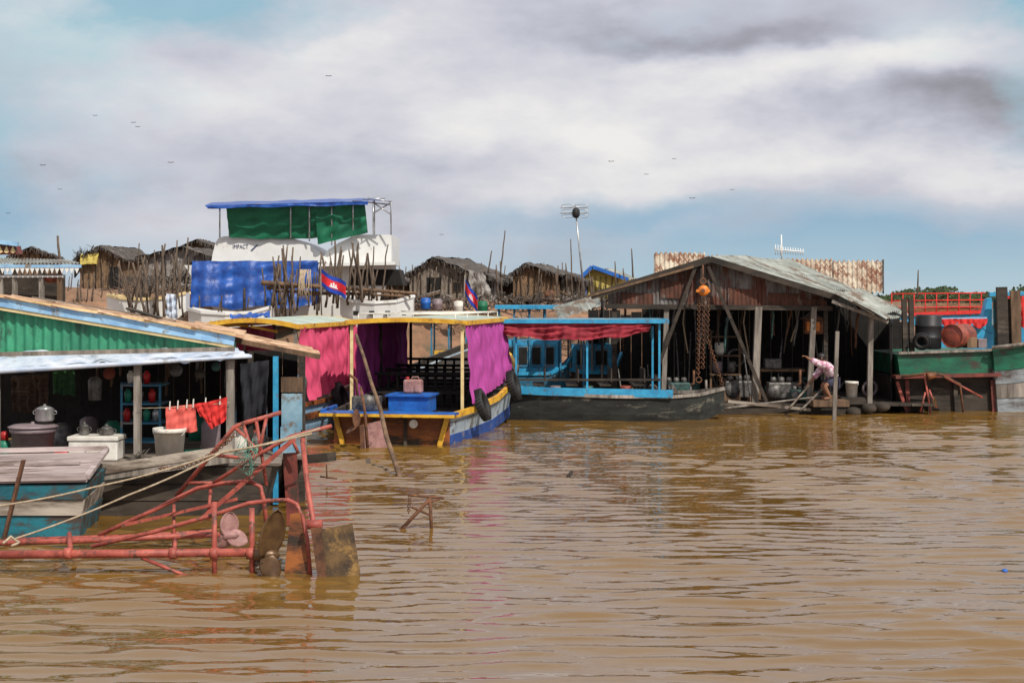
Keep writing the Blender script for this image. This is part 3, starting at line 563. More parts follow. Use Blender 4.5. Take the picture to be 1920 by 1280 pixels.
MB().obox(L(.1,-.55,.83),L(0,.28,0)-L(0,0,0),L(.18,0,0)-L(0,0,0),UP*.14).build('engine_block',oilgrey,t2,bevel=.03); MB().lathe(L(-.1,-.5,.85),[(.15,0),(.17,.02),(.17,.06),(.04,.08)],20,(0,-1,0)).build('flywheel',oilgrey,t2); MB().tube([L(.1,-.75,.95),L(.1,-.78,1.3),L(.0,-.9,1.4)],.03).build('exhaust_pipe',rust,t2)
t2=T('boat_rudder','pinkish steel rudder plate on a dark shaft behind the stern of the purple curtained boat','rudder',L(-.6,-.35,0))
MB().slab([P(674,797,28.1),P(716,788,28.1),P(726,838,28.1),P(676,846,28.1)],(0,.03,0)).build('rudder_blade',pink_metal,t2)
MB().slab([P(674,797,28.06),P(682,795,28.06),P(684,843,28.06),P(676,846,28.06)],(0,.03,0)).build('rudder_strap',rust,t2)
MB().tube([P(676,725,28.3),P(684,770,28.1),P(690,845,28.1)],.03,.03,8).build('rudder_post',rust,t2)
b=MB(); blade(b,P(668,800,28),(0,0,1),.35,.2,(.8,.5,0)); o=b.build('propeller_blade',rust,t2); md=o.modifiers.new('s','SOLIDIFY'); md.thickness=.02
b=MB(); blade(b,P(668,800,28),(-.8,0,-.5),.25,.2,(.3,.5,.5)); o=b.build('propeller_blade',rust,t2); md=o.modifiers.new('s','SOLIDIFY'); md.thickness=.02
tyre('black tyre fender hung on the right side of the purple curtained boat, near the stern',L(1.6,1.55,.70),V((1,-.2,.35)),.27,.075)
tyre('black tyre fender hung farther forward on the purple curtained boat',L(4.8,1.66,.92),V((1,-.2,.3)),.27,.08)
MB().stick(G(762,23.2,-.3),P(668,628,28.1),.05,.01,8).thing('mooring_pole','long brown wooden pole leaning from the water against the purple curtained boat','pole',wood_brown)
rope('thin dark line from the stern down into the water beside the leaning pole',[P(718,840,28),P(680,905,23.2)],.012,rope_thin,.3)
# --- pink curtained boat
L=frame(G(470,30),9)
t=T('tour_boat','boat with pink curtain and yellow edged canopy between green house and purple curtained boat','boat',L(0,0,0))
hull(t,L,[(-1.2,1.0,.7,-.2),(1.5,1.2,.72,-.2),(4,1.15,.9,-.2),(6,.8,1.1,0),(7.5,.1,1.5,.5)],sky_blue,wood_flat,orange_wood,band=(orange_wood,.3,.14))
arched_roof(t,L,-.1,4.6,1.06,2.37,.13,roof_green,yellow_paint)
MB().cloth(L(0,1.04,2.34),L(4.5,1.03,2.34),L(4.5,1.14,1.0),L(0.3,1.18,.78),9,.055,120,16,0,.04,.01,.35).build('side_curtain',pinkc,t)
MB().cloth(L(.2,-1.0,2.3),L(4.5,-1.0,2.3),L(4.5,-1.05,1.0),L(.3,-1.05,.9),8,.06,60,12,0,.04,.03,.25).build('side_curtain',pinkc,t)
for s,a in ((0,-.98),(0,.98),(2.3,-.98),(2.3,.98),(4.5,-.98),(4.5,.98)): MB().bar(L(s,a,.6),L(s,a,2.4),.07).build('canopy_post',wood_grey,t)
for a,c in ((P(395,604,30.1),P(465,612,31)),(P(470,612,30.2),P(520,622,30.5))): MB().bar(a,c,.05,.05).build('roof_strut',yellow_paint,t)
tyre('black tyre fender hung under the pink curtain',L(2.2,1.32,.72),V((1,-.2,.3)),.26,.085)
MB().cloth(P(430,592,30.5),P(505,585,31.8),P(508,592,31.4),P(440,602,30.2),3,.04,40,8,0,.04,.02).thing('folded_tarp','crumpled blue tarp lying on the canopy beside the pink curtain','tarp',tarp_blue)
# --- blue boat
L=frame((-.15,34.9,0),90)
t=T('tour_boat','side on boat with flat blue canopy, red drape and weathered dark hull','boat',L(2.5,0,0))
hull(t,L,[(0,.55,.72,-.15),(.8,.8,.66,-.2),(2.5,.88,.60,-.2),(3.9,.78,.58,-.2),(4.7,.5,.62,-.1),(5.35,.08,.74,.2)],mat('hull_weathered',(.026,.03,.026),(.010,.010,.009),5,.85,(.3,1,1),dirt=(.15,.14,.11),damt=.36,dscale=3.5,bump=.5),wood_dark,wood_grey,rail=.05)
cr=MB().obox(L(1.85,0,2.42),L(2.02,0,0)-L(0,0,0),L(0,.95,0)-L(0,0,0),UP*.02).build('canopy_roof',tin_grey,t)
for a in (-.96,.96): MB().bar(L(-.18,a,2.40),L(3.88,a,2.40),.05,.10).build('roof_side_edge',cyan_paint,cr)
for s in (-.18,3.88): MB().bar(L(s,-.93,2.40),L(s,.93,2.40),.05,.10).build('roof_edge',cyan_paint,cr)
for s in (.25,1.95,3.68):
    for a in (-.82,.82): MB().bar(L(s,a,.55),L(s,a,2.38),.05).build('canopy_post',cyan_paint,t)
b=MB()
b.cloth(L(-.1,.9,2.35),L(3.5,.9,2.35),L(3.4,.97,2.14),L(-.1,.95,2.1),8,.04,140,10,.17,.06,.02)
b.build('valance',redc,t)
b=MB(); b.cloth(L(-.1,-.9,2.36),L(3.5,-.9,2.36),L(3.5,-.9,2.15),L(-.1,-.9,2.15),8,.04,60,8,.2,.03); b.build('valance',redc,t)
MB().cloth(L(-.1,-.9,2.35),L(3.6,-.9,2.35),L(3.6,.9,2.35),L(-.1,.9,2.35),6,.03,50,8,.18,.03).build('canopy_lining',redc,t)
for s in (.8,1.6,2.4,3.2):
    b=MB(); b.obox(L(s,0,.85),L(.14,0,0)-L(0,0,0),L(0,.62,0)-L(0,0,0),UP*.02); b.bar(L(s,-.5,.5),L(s,-.5,.85),.05); b.bar(L(s,.5,.5),L(s,.5,.85),.05); b.obox(L(s+.15,0,1.08),L(.015,0,0)-L(0,0,0),L(0,.6,0)-L(0,0,0),UP*.16); b.build('bench',wood_dark,t)
MB().bar(L(.2,.84,1.0),L(3.7,.84,1.0),.03,.05).build('side_rail',wood_dark,t)
MB().bar(L(.1,.72,.76),L(1.0,.87,.72),.05,.19).build('sheer_board',cyan_paint,t); MB().bar(L(1.0,.87,.72),L(4.0,.84,.66),.05,.19).build('sheer_board',cyan_paint,t)
MB().tube([L(4.9,.1,.62),L(4.9,.1,.95)],.03).build('bow_post',wood_grey,t)
for i,(s,z,rr,mm,lb) in enumerate(((1.2,.5,.13,greyplas,'grey pail on the deck of the red draped boat'),(2.0,.5,.12,oilgreen,'dark green can on the deck of the red draped boat'),(2.9,.5,.14,barrelr,'dull red pail on the deck of the red draped boat'))):
    MB().lathe(L(s,.45,z),[(rr*.8,0),(rr,.32),(rr*.9,.33),(rr*.75,.02)],16).thing('pail',lb,'pail',mm)
# --- boats behind
def cabin_boat(label,px0,px1,D,zt,zc,zr,mh,mc,mr,nwin,frm):
    c=G((px0+px1)/2,D,0); t=T('cabin_boat',label,'boat',c); L=frame((c.x,c.y,0),90); hl=(px1-px0)/2*D/F
    hull(t,L,[(-hl,.7,zt+.1,-.2),(-hl*.4,.95,zt,-.2),(hl*.4,.9,zt,-.2),(hl*.8,.5,zt+.2,0),(hl,.06,zt+.5,.5)],mh,wood_flat,mc)
    MB().obox(L(-.1*hl,0,(zt+zc)/2-.05),L(hl*.7,0,0)-L(0,0,0),L(0,.7,0)-L(0,0,0),UP*(zc-zt)/2).build('cabin_wall',mc,t)
    MB().obox(L(-.1*hl,0,zr),L(hl*.85,0,0)-L(0,0,0),L(0,.9,0)-L(0,0,0),UP*.05).build('roof',mr,t)
    for k in range(5):
        s=-.1*hl+(k-2)*hl*.38
        for a in (-.75,.75): MB().bar(L(s,a,zt-.1),L(s,a,zr-.04),.05).build('roof_post',frm,t)
    for k in range(nwin):
        s=-.1*hl+(k-(nwin-1)/2)*hl*1.3/nwin; wv=hl*.5/nwin
        f=MB().obox(L(s,.71,(zt+zc)/2),L(wv,0,0)-L(0,0,0),L(0,.02,0)-L(0,0,0),UP*(zc-zt)*.32).build('window',cyan_dull,t)
        MB().obox(L(s,.735,(zt+zc)/2),L(wv*.8,0,0)-L(0,0,0),L(0,.012,0)-L(0,0,0),UP*(zc-zt)*.24).build('dark_panel',interior,f)
cabin_boat('blue cabin boat moored behind the red draped boat',925,1075,39.5,.90,1.85,2.7,cyan_dull,cyan_paint,cyan_paint,4,cyan_dull)
cabin_boat('green hulled boat with yellow sheer moored behind the purple curtained boat',800,968,41,1.05,1.5,2.3,green_paint,yellow_paint,blue_paint,3,cyan_dull)
cabin_boat('small blue cabin boat glimpsed between the red draped boat and the workshop',1060,1165,40,.9,1.7,2.1,wood_dark,cyan_paint,cyan_dull,2,wood_grey)
MB().cloth(P(1036,575,38),P(1120,552,38.5),P(1128,572,37.6),P(1050,598,37.2),6,.02,60,6,0,.01).thing('tin_sheet','loose grey tin sheets leaning at the left of the workshop roof','tin sheet',tin_grey)
# ================================================================== WORKSHOP
D=36.5
t=T('floating_workshop','large open fronted floating workshop with rusty tin gable and grey corrugated roof','workshop',G(1400,39,0))
pk=P(1332,482,D-.3); rb=P(1480,488,41.2); ef=P(1572,555,D-.6); eb=P(1697,586,40); lf=P(1108,552,D-.3); lb=P(1255,545,41.3)
b=MB()
for k in range(3):
    u0,u1=k/3,(k+1)/3+.02
    a,c=pk.lerp(ef,u0),pk.lerp(ef,min(u1,1.03)); a2,c2=rb.lerp(eb,u0),rb.lerp(eb,min(u1,1.03))
    b.corr(a+UP*.03*(2-k)*.5,a2+UP*.03*(2-k)*.5,c2,c,34,.026,3,.03)
b.build('roof_slope',tin_grey,t)
b=MB(); b.corr(pk,rb,lb,lf,34,.022,3,.02); b.build('roof_slope',tin_grey,t)
b=MB(); a=P(1562,549,D-.8); b.corr(a,P(1612,542,D+1.2),P(1700,582,D+1.),P(1648,590,D-.9),14,.025,3,.03); b.corr(P(1600,558,D-.9)-UP*.04,P(1690,580,D+2),P(1706,592,D+2),P(1662,598,D-1.),12,.02,2,.02); b.build('eave_sheet',tin_grey,t)
b=MB()
def topy(px): return 490+(1332-px)*(556-490)/(1332-1118) if px<1332 else 490+(px-1332)*(562-490)/(1572-1332)
px=1140; k=0
while px<1545:
    q=min(px+48,1545); yb=572+rnd(-4,6)
    if topy(px)<yb-4 or topy(q)<yb-4:
        if not(px<1332<q): b.corr(P(px,topy(px)+2,D-.02*(k%2)),P(q,topy(q)+2,D-.02*(k%2)),P(q,yb,D-.02*(k%2)),P(px,yb,D-.02*(k%2)),6,.018)
        else:
            b.corr(P(px,topy(px)+2,D-.02*(k%2)),P(1332,492,D-.02*(k%2)),P(1332,yb,D-.02*(k%2)),P(px,yb,D-.02*(k%2)),3,.018); b.corr(P(1332,492,D-.02*(k%2)),P(q,topy(q)+2,D-.02*(k%2)),P(q,yb,D-.02*(k%2)),P(1332,yb,D-.02*(k%2)),4,.018)
    px=q; k+=1
b.build('gable_wall',tin_rust,t)
for x_,w_,y0,y1 in ((1165,60,548,575),(1238,40,525,560),(1365,55,540,580),(1440,60,548,578),(1500,50,560,582)): MB().corr(P(x_,y0,D-.06),P(x_+w_,y0+3,D-.06),P(x_+w_,y1,D-.06),P(x_,y1-2,D-.06),w_/8,.012).build('patch_sheet',rust_dark,t)
b=MB(); b.bar(lf-UP*.05,pk-UP*.05,.07,.17); b.bar(pk-UP*.05,ef-UP*.05,.07,.15); b.build('barge_board',wood_dark,t)
MB().bar(P(1135,574,D-.08),P(1560,578,D-.08),.1,.12).build('tie_beam',wood_dark,t)
MB().bar(P(1100,556,D-.35),P(1300,500,D-.35),.05,.06).build('edge_pole',wood_brown,t)
for p0,p1,ww,m_ in ((P(1152,572,D),G(1152,D,0),.12,wood_dark),(P(1250,572,D),G(1243,D,.1),.12,wood_grey),(P(1422,575,D-.05),G(1414,D-.05,-.1),.17,wood_grey),(P(1526,575,D-.1),G(1516,D-.1,0),.13,wood_grey),(P(1633,580,D-.3),G(1630,D-.3,0),.12,wood_grey),(P(1548,572,D),G(1548,D,.0),.1,wood_dark)):
    MB().bar(p0,p1,ww,ww).build('post',m_,t)
for p0,p1,ww in ((P(1305,498,D-.25),P(1236,682,D-.2),.085),(P(1328,500,D-.25),P(1437,752,D-.3),.085),(P(1316,492,D-.2),P(1318,575,D-.2),.1)):
    MB().bar(p0,p1,ww,ww).build('brace',wood_dark,t)
MB().bar(P(1560,565,D-.7),P(1665,604,D-.5),.06,.08).build('eave_pole',wood_grey,t)
MB().stick(P(1590,560,D-.8),P(1640,590,D-.9),.03).build('loose_rafter',wood_pale,t)
b=MB(); X0,X1=G(1135,D).x,G(1650,D).x; k=X0
while k<X1+1.2: b.box(k,k+.28,D-.25,41.4,.20,.25); k+=.3
b.build('platform',wood_dark,t)
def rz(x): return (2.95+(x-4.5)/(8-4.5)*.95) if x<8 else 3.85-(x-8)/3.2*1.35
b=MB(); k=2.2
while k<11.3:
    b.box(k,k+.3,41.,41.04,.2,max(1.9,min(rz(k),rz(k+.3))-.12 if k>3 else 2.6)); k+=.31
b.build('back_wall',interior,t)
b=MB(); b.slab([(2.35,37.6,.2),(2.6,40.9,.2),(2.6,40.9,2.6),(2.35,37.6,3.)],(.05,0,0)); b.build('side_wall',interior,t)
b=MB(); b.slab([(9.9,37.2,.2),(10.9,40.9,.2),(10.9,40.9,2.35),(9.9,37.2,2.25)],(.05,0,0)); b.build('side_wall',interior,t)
for px in (1180,1300,1420,1560): MB().lathe(V((G(px,D).x,D+.3,.02)),[(.28,0),(.28,4.)],14,(0,1,0)).build('float_drum',rust,t)
b=MB(); b.box(X0,X1,D-.2,D-.1,-.15,.19); b.build('platform_edge',wood_dark,t)
# shed behind with striped roof
t=T('tin_shed','shed with pale rust striped corrugated roof rising behind the workshop','shed',G(1440,46,0))
b=MB()
for x0_,x1_,yt in ((1226,1322,474),(1322,1400,480),(1400,1482,486),(1482,1560,486),(1560,1656,489)):
    b.corr(P(x0_,yt,47),P(x1_,yt,47),P(x1_,548,44.5),P(x0_,548,44.5),(x1_-x0_)/9,.045,2,.01)
b.build('roof',tin_back,t)
b=MB(); b.slab([P(1230,553,44.8),P(1650,553,44.8),P(1650,745,44.8),P(1230,745,44.8)],(0,2.0,0)); b.build('wall',wood_dark,t)
MB().bar(P(1656,489,47),P(1656,548,44.5),.05,.1).build('barge_board',wood_dark,t)
# hoist
t=T('chain_hoist','orange chain hoist with rusty chains hanging under the workshop gable','hoist',P(1318,720,D-.5))
MB().lathe(P(1318,545,D-.55),[(.05,0),(.12,.03),(.14,.09),(.14,.15),(.10,.2),(.03,.21)],20,(0,-1,0)).build('hoist_body',orangep,t)
MB().obox(P(1318,545,D-.68),(.17,0,0),(0,.05,0),(0,0,.035)).build('hoist_frame',orangep,t)
MB().lathe(P(1318,545,D-.77),[(.05,0),(.05,.03)],12,(0,-1,0)).build('gear_cover',rust,t)
MB().torus(P(1318,527,D-.65),(0,1,0),.07,.02,16,8).build('hook',rust,t)
MB().tube([P(1318,497,D-.4),P(1318,522,D-.6)],.02).build('hanger',rust,t)
def chain(pa,pb,nm='chain',R_=.04,r_=.012,nst=None):
    Lh=(pb-pa).length; N_=int(Lh/(R_*1.5)); c=MB(); d_=(pb-pa).normalized()
    for i in range(N_):
        q=pa.lerp(pb,(i+.5)/N_); ax=V((1,0,0)) if i%2 else V((0,1,0)); ax=(ax-d_*ax.dot(d_)).normalized(); c.torus(q,ax,R_,r_,10,5)
    return c
for x_,y0,y1 in ((1311,560,705),(1320,560,690),(1328,560,640)): chain(P(x_,y0,D-.6),P(x_-2,y1,D-.6)).build('chain',rust,t)
chain(P(1328,640,D-.6),P(1356,725,D-.6)).build('chain',rust,t)
MB().torus(P(1310,712,D-.6),(0,1,0),.07,.022,14,8).build('load_hook',rust,t)
# engines and clutter
def engine(label,c,s,m):
    t=T('engine',label,'engine',c); c=V(c)
    MB().obox(c+UP*.28*s,(.35*s,0,0),(0,.2*s,0),(0,0,.2*s)).build('engine_block',m,t,bevel=.03*s)
    b=MB()
    for k in range(3): b.lathe(c+V(((k-1)*.2*s,0,.47*s)),[(.08*s,0),(.08*s,.1*s),(.05*s,.14*s)],12)
    b.build('cylinder_head',oilgrey,t)
    MB().lathe(c+V((-.2*s,-.2*s,.26*s)),[(.17*s,0),(.19*s,.02),(.19*s,.06*s),(.04,.08*s)],20,(0,-1,0)).build('flywheel',oilgrey,t)
    MB().tube([c+V((.3*s,-.1*s,.4*s)),c+V((.45*s,-.1*s,.45*s)),c+V((.45*s,-.1*s,.8*s))],.03*s).build('exhaust_pipe',rust,t)
    MB().obox(c+UP*.04*s,(.4*s,0,0),(0,.04*s,0),(0,0,.04*s)).build('engine_bed',wood_dark,t)
zf=.255
engine('grey engine on the workshop floor between the hoist and the middle post',G(1385,D+.9,zf),1.1,oilgrey)
engine('green grey engine at the left of the workshop floor',G(1268,D+.9,zf),1.,oilgreen)
engine('dark engine on the workshop floor right of the middle post',G(1465,D+.6,zf),1.05,oilgrey)
engine('small engine beside the workshop post near the bending person',G(1500,D+.2,zf),.7,oilgreen)
MB().torus(G(1380,D+1.6,1.35),(0,1,0),.22,.03,20,8).thing('steel_hoop','steel wheel hoop hanging in the middle of the workshop','hoop',oilgrey)
t=T('wall_cabinet','small orange wooden cabinet hanging high in the workshop','cabinet',P(1525,640,D+.8))
MB().obox(P(1525,612,D+.8),(.24,0,0),(0,.12,0),(0,0,.19)).build('cabinet_body',orange_wood,t); MB().obox(P(1525,612,D+.66),(.17,0,0),(0,.01,0),(0,0,.12)).build('cabinet_door',orangep,t); MB().slab([P(1505,598,D+.6),P(1545,598,D+.6),P(1525,585,D+.6)],(0,.4,0)).build('cabinet_top',orange_wood,t)
for i,(px,z,c_) in enumerate(((1255,1.6,rope_thin),(1285,1.5,ropem),(1345,1.7,rope_thin),(1400,1.4,ropem),(1475,1.5,rope_thin),(1490,1.8,ropem))):
    MB().tube([G(px,D+1,2.9),G(px+rnd(-6,6),D+1,2.3),G(px+rnd(-8,8),D+1,z)],.02,.02,6).thing('hanging_rope',f"rope end hanging in the workshop, {['leftmost of six','second from left','third from left','fourth from left','fifth from left','rightmost of six'][i]}",'rope',c_)
t=T('storage_rack','wooden rack of drums behind the hoist in the workshop','rack',G(1358,D+1.4,zf))
for z in (.9,1.4,1.9): MB().box(G(1332,D+1.4).x,G(1388,D+1.4).x,D+1.2,D+1.7,z+.0,z+.03).build('shelf',wood_brown,t)
for px in (1333,1387): MB().bar(G(px,D+1.3,zf),G(px,D+1.3,2.1),.05).build('upright',wood_brown,t)
for i,(px,z,rr) in enumerate(((1350,1.435,.14),(1372,.935,.12),(1345,.935,.13))): MB().lathe(G(px,D+1.45,z),[(rr*.6,0),(rr,.1),(rr,.3),(rr*.7,.33)],16).thing('oil_can',f"{['topmost','right hand','left hand'][i]} drum of the three on the workshop rack behind the hoist",'can',[whiteplas,oilgrey,greyplas][i])
t=T('workbench','wooden workbench in the dark right side of the workshop','workbench',G(1450,D+1.5,zf))
MB().box(G(1420,D+1.5).x,G(1505,D+1.5).x,D+1.2,D+1.9,1.0,1.06).build('bench_top',wood_brown,t)
for px in (1424,1500): MB().bar(G(px,D+1.3,zf),G(px,D+1.3,1.0),.07).build('leg',wood_brown,t)
MB().obox(G(1448,D+1.5,1.2),(.22,0,0),(0,.15,0),(0,0,.13)).thing('toolbox','grey metal toolbox standing on the workbench','toolbox',oilgrey,bevel=.02)
tyre('old tyre standing on the workshop floor beside the left post',G(1228,D+.6,.6),(.2,1,.1),.26,.09)
MB().lathe(G(1328,D-.1,zf),[(.09,0),(.1,.05),(.06,.1),(.07,.3),(.001,.36)],16).thing('red_gas_can','small reddish metal flask on the platform edge below the hoist','flask',barrelr)
bucket('bucket','white paint bucket on the workshop platform beside the bending person',G(1597,D-.1,.42),.16,.4,whiteplas,True,None)
MB().obox(G(1597,D-.1,.33),(.3,0,0),(0,.2,0),(0,0,.085)).thing('wooden_block','wooden block under the white paint bucket','block',wood_dark)
for i in range(88):
    px=rnd(1165,1640); dd=rnd(D+.35,D+2.8); s_=rnd(.07,.2); k_=i%4; mm=random.choice([rust,greyplas,oilgrey,oilgreen,wood_brown])
    if i>=64: MB().stick(G(px,dd,2.75),G(px+rnd(-10,10),dd,rnd(1.3,2.2)),rnd(.02,.05),.04).thing('hanging_gear','length of gear hanging from the dark workshop rafters','gear',mm,'gear hanging from the workshop rafters')
    elif k_==0: MB().lathe(G(px,dd,zf),[(s_,0),(s_*1.05,s_*.3),(s_,s_*2.4),(s_*.5,s_*2.6)],14).thing('drum','dusty drum in the clutter on the dark workshop floor','drum',mm,'drums in the workshop clutter')
    elif k_==1: MB().obox(G(px,dd,zf+s_*.8),(s_*1.3,.02,0),(-.02,s_,0),(0,0,s_*.8)).thing('crate','small wooden crate in the clutter on the dark workshop floor','crate',wood_brown,'crates in the workshop clutter',.01)
    elif k_==2: MB().stick(G(px,dd,zf),G(px+rnd(-25,25),dd+.2,zf+rnd(.8,1.9)),.03,.01).thing('leaning_pipe','thin pipe leaning among the clutter in the dark workshop','pipe',oilgrey,'pipes in the workshop clutter')
    else: MB().torus(G(px,dd,zf+s_*1.3+.02),(rnd(-.5,.5),1,rnd(-.3,.3)),s_,s_*.22,18,8).thing('wheel_ring','iron ring standing among the clutter in the dark workshop','ring',mm,'iron rings in the workshop clutter')
b=MB(); b.bar(P(1365,752,D-.6),P(1520,768,D-.7),.06,.07); b.thing('floating_plank','pale plank lying along the water before the workshop','plank',wood_pale)
MB().stick(P(1355,766,D-.7),P(1545,742,D-.4),.035,.005).thing('wooden_boom','slim boom slanting along the workshop edge above the plank','pole',wood_grey)
MB().stick(P(1480,765,D-.8),P(1545,690,D-.5),.03,.01).thing('leaning_pole','thin pole leaning up towards the bending person','pole',wood_pale)
MB().stick(P(1500,770,D-.9),P(1560,712,D-.6),.03,.01).thing('leaning_pole','dark pole leaning beside the thin one near the bending person','pole',wood_grey)
MB().bar(G(1563,34.2,-.3),P(1570,621,34.2),.085,.085).thing('mooring_post','tall grey square post standing in the water before the workshop','post',wood_grey)
for i,(px,py) in enumerate(((1630,765),(1655,762),(1600,772))): MB().ball(P(px,py,D-.4),.16,(1.2,1,.8)).thing('rubble_sack',f"{['middle','right hand','left hand'][i]} lumpy dark sack at the foot of the workshop's right post",'sack',wood_dark)
# ================================================================== PERSON (bending, arm to the left)
def person():
    base=G(1552,D-.75,.40)
    t=T('person','person bending at the workshop edge in a pale patterned shirt, one arm reaching left','person',base)
    J={};R_={};E=[]
    def j(n_,x,y,z,r,par=None):
        J[n_]=V((x,y,z)); R_[n_]=r
        if par: E.append((par,n_))
    j('pelvis',.16,0,.50,.125); j('waist',.12,0,.63,.12,'pelvis'); j('chest',-.01,-.01,.80,.15,'waist'); j('neck',-.11,-.03,.93,.055,'chest'); j('chin',-.15,-.04,.98,.065,'neck'); j('head',-.19,-.05,1.04,.092,'chin'); j('crown',-.20,-.045,1.11,.075,'head')
    for sg,nm in ((-1,'n'),(1,'f')):
        y=sg
        j('hip'+nm,.15,y*.1,.46,.10,'pelvis'); j('knee'+nm,-.12,y*.15-.03,.36,.068,'hip'+nm); j('calf'+nm,-.06,y*.15-.02,.22,.06,'knee'+nm); j('ank'+nm,.04,y*.14,.06,.038,'calf'+nm); j('toe'+nm,-.14,y*.16-.02,.03,.032,'ank'+nm)
        j('sh'+nm,-.03,y*.18,.86,.07,'chest')
    j('eln',-.30,-.26,.92,.05,'shn'); j('wrn',-.52,-.2,1.04,.031,'eln'); j('paln',-.58,-.19,1.08,.03,'wrn')
    j('elf',-.20,.24,.66,.05,'shf'); j('wrf',-.36,.12,.50,.031,'elf'); j('palf',-.41,.10,.45,.03,'wrf')
    for nm,dx,dz in (('n',-.8,.5),('f',-.7,-.6)):
        pal=J['pal'+nm]; d=V((dx,0,dz)).normalized(); sd=V((0,1,0))
        for k,(o_,ln) in enumerate(((-.03,.06),(-.01,.075),(.01,.07),(.03,.055))):
            a=pal+d*.035+sd*o_; b_=a+d*ln*.5+V((-.01,0,-.01)); c_=b_+d*ln*.4+V((-.015,0,-.03))
            j(f'a{nm}{k}',*a,.011,'pal'+nm); j(f'b{nm}{k}',*b_,.009,f'a{nm}{k}'); j(f'c{nm}{k}',*c_,.008,f'b{nm}{k}')
        a=pal-sd*.03+V((.01,0,.0)); j('ta'+nm,*a,.011,'pal'+nm); j('tb'+nm,*(a-sd*.02+d*.035),.009,'ta'+nm)
    names=list(J); me=bpy.data.meshes.new('body'); me.from_pydata([J[k] for k in names],[(names.index(a),names.index(b)) for a,b in E],[])
    o=bpy.data.objects.new('body',me); COL.objects.link(o); o.parent=t
    md=o.modifiers.new('skin','SKIN'); sv=me.skin_vertices[0].data
    for i,k in enumerate(names): sv[i].radius=(R_[k],R_[k])
    sv[0].use_root=True
    ss=o.modifiers.new('sub','SUBSURF'); ss.levels=1; ss.render_levels=2; me.materials.append(skin)
    dg=bpy.context.evaluated_depsgraph_get(); dg.update(); ev=o.evaluated_get(dg); m2=bpy.data.meshes.new_from_object(ev); o.modifiers.clear(); o.data=m2
    if not m2.materials: m2.materials.append(skin)
    for p in m2.polygons: p.use_smooth=True
    W=lambda n_:base+J[n_]
    def shell(nm,chain_,m_,k):
        vs=[];es=[];rr=[];ix={}
        for a,b_ in chain_:
            for q in (a,b_):
                if q not in ix: ix[q]=len(vs); vs.append(J[q]); rr.append(R_[q]+k)
            es.append((ix[a],ix[b_]))
        me=bpy.data.meshes.new(nm); me.from_pydata(vs,es,[]); ob=bpy.data.objects.new(nm,me); COL.objects.link(ob); ob.parent=t; md=ob.modifiers.new('s','SKIN')
        for i in range(len(vs)): me.skin_vertices[0].data[i].radius=(rr[i],rr[i])
        me.skin_vertices[0].data[0].use_root=True; s2=ob.modifiers.new('b','SUBSURF'); s2.levels=1; s2.render_levels=2
        dg=bpy.context.evaluated_depsgraph_get(); dg.update(); m3=bpy.data.meshes.new_from_object(ob.evaluated_get(dg)); ob.modifiers.clear(); ob.data=m3; m3.materials.clear(); m3.materials.append(m_)
        for p in m3.polygons: p.use_smooth=True
    for nm in 'nf': J['m'+nm]=J['el'+nm].lerp(J['wr'+nm],.8); R_['m'+nm]=.035
    J['col']=J['chest'].lerp(J['neck'],.55); R_['col']=.075
    shell('shirt',[('chest','waist'),('waist','pelvis'),('chest','col'),('chest','shn'),('shn','eln'),('eln','mn'),('chest','shf'),('shf','elf'),('elf','mf')],shirtm,.045)
    for nm in 'nf': J['t'+nm]=J['hip'+nm].lerp(J['knee'+nm],.8); R_['t'+nm]=.08
    shell('shorts',[('pelvis','hipn'),('hipn','tn'),('pelvis','hipf'),('hipf','tf')],shorts,.022)
    hd=W('head')
    b=MB(); b.ball(hd+V((.025,.01,.035)),.112,(1.02,.92,.95)); b.build('hair',hairm,t)
    b=MB(); b.ball(hd+V((-.088,-.03,-.015)),.018,(1.2,.8,1.)); b.build('nose',skin,t)
    for a in (-.045,.0): MB().ball(hd+V((-.085,-.02+a,.015)),.011,(.6,1,.7)).build('eye',hairm,t)
    MB().ball(hd+V((-.08,-.025,-.05)),.014,(.6,1.2,.35)).build('mouth',barrelr,t)
    MB().ball(hd+V((.01,-.09,0)),.022,(.8,.4,1.2)).build('ear',skin,t)
person()
MB().obox(G(1554,D-.75,.32),(.45,0,0),(0,.3,0),(0,0,.078)).thing('plank_step','low plank step on which the bending person stands','step',wood_brown)
# ================================================================== RIGHT SIDE BARGES
D=37.
t=T('green_barge','green hulled wooden barge with red trimmed transom at right of the workshop','boat',G(1770,D+1,0))
b=MB(); b.hexa([P(1690,775,D),P(1868,775,D),P(1868,775,D)+V((0,3,0)),P(1690,775,D)+V((0,3,0))],[P(1680,706,D),P(1872,706,D),P(1872,706,D)+V((0,3,0)),P(1680,706,D)+V((0,3,0))]); b.build('lower_hull',wood_dark,t)
MB().hexa([P(1688,703,D-.03),P(1862,703,D-.03),P(1862,703,D)+V((0,3,0)),P(1688,703,D)+V((0,3,0))],[P(1682,664,D-.05),P(1858,658,D-.05),P(1858,658,D)+V((0,3,0)),P(1682,664,D)+V((0,3,0))]).build('upper_hull',green_paint,t)
MB().bar(P(1676,706,D-.2),P(1872,702,D-.2),.4,.08).build('shelf_edge',dkred,t)
MB().bar(P(1684,662,D-.1),P(1860,656,D-.1),.1,.06).build('gunwale',wood_grey,t)
for px in (1700,1740,1790,1860): MB().bar(P(px,712,D-.08),P(px+4,775,D-.08),.1,.06).build('hull_rib',dkred if px in(1700,1860) else wood_dark,t)
MB().bar(P(1682,715,D-.1),P(1700,772,D-.1),.08,.05).build('transom_post',red_paint,t)
t=T('wooden_barge','weathered blue grey wooden boat hull rising at the right edge of the picture','boat',G(1920,D+1))
hull_old=mat('hull_old',(.36,.40,.42),(.17,.18,.19),4,.85,(.3,1,1),dirt=(.09,.07,.06),damt=.5)
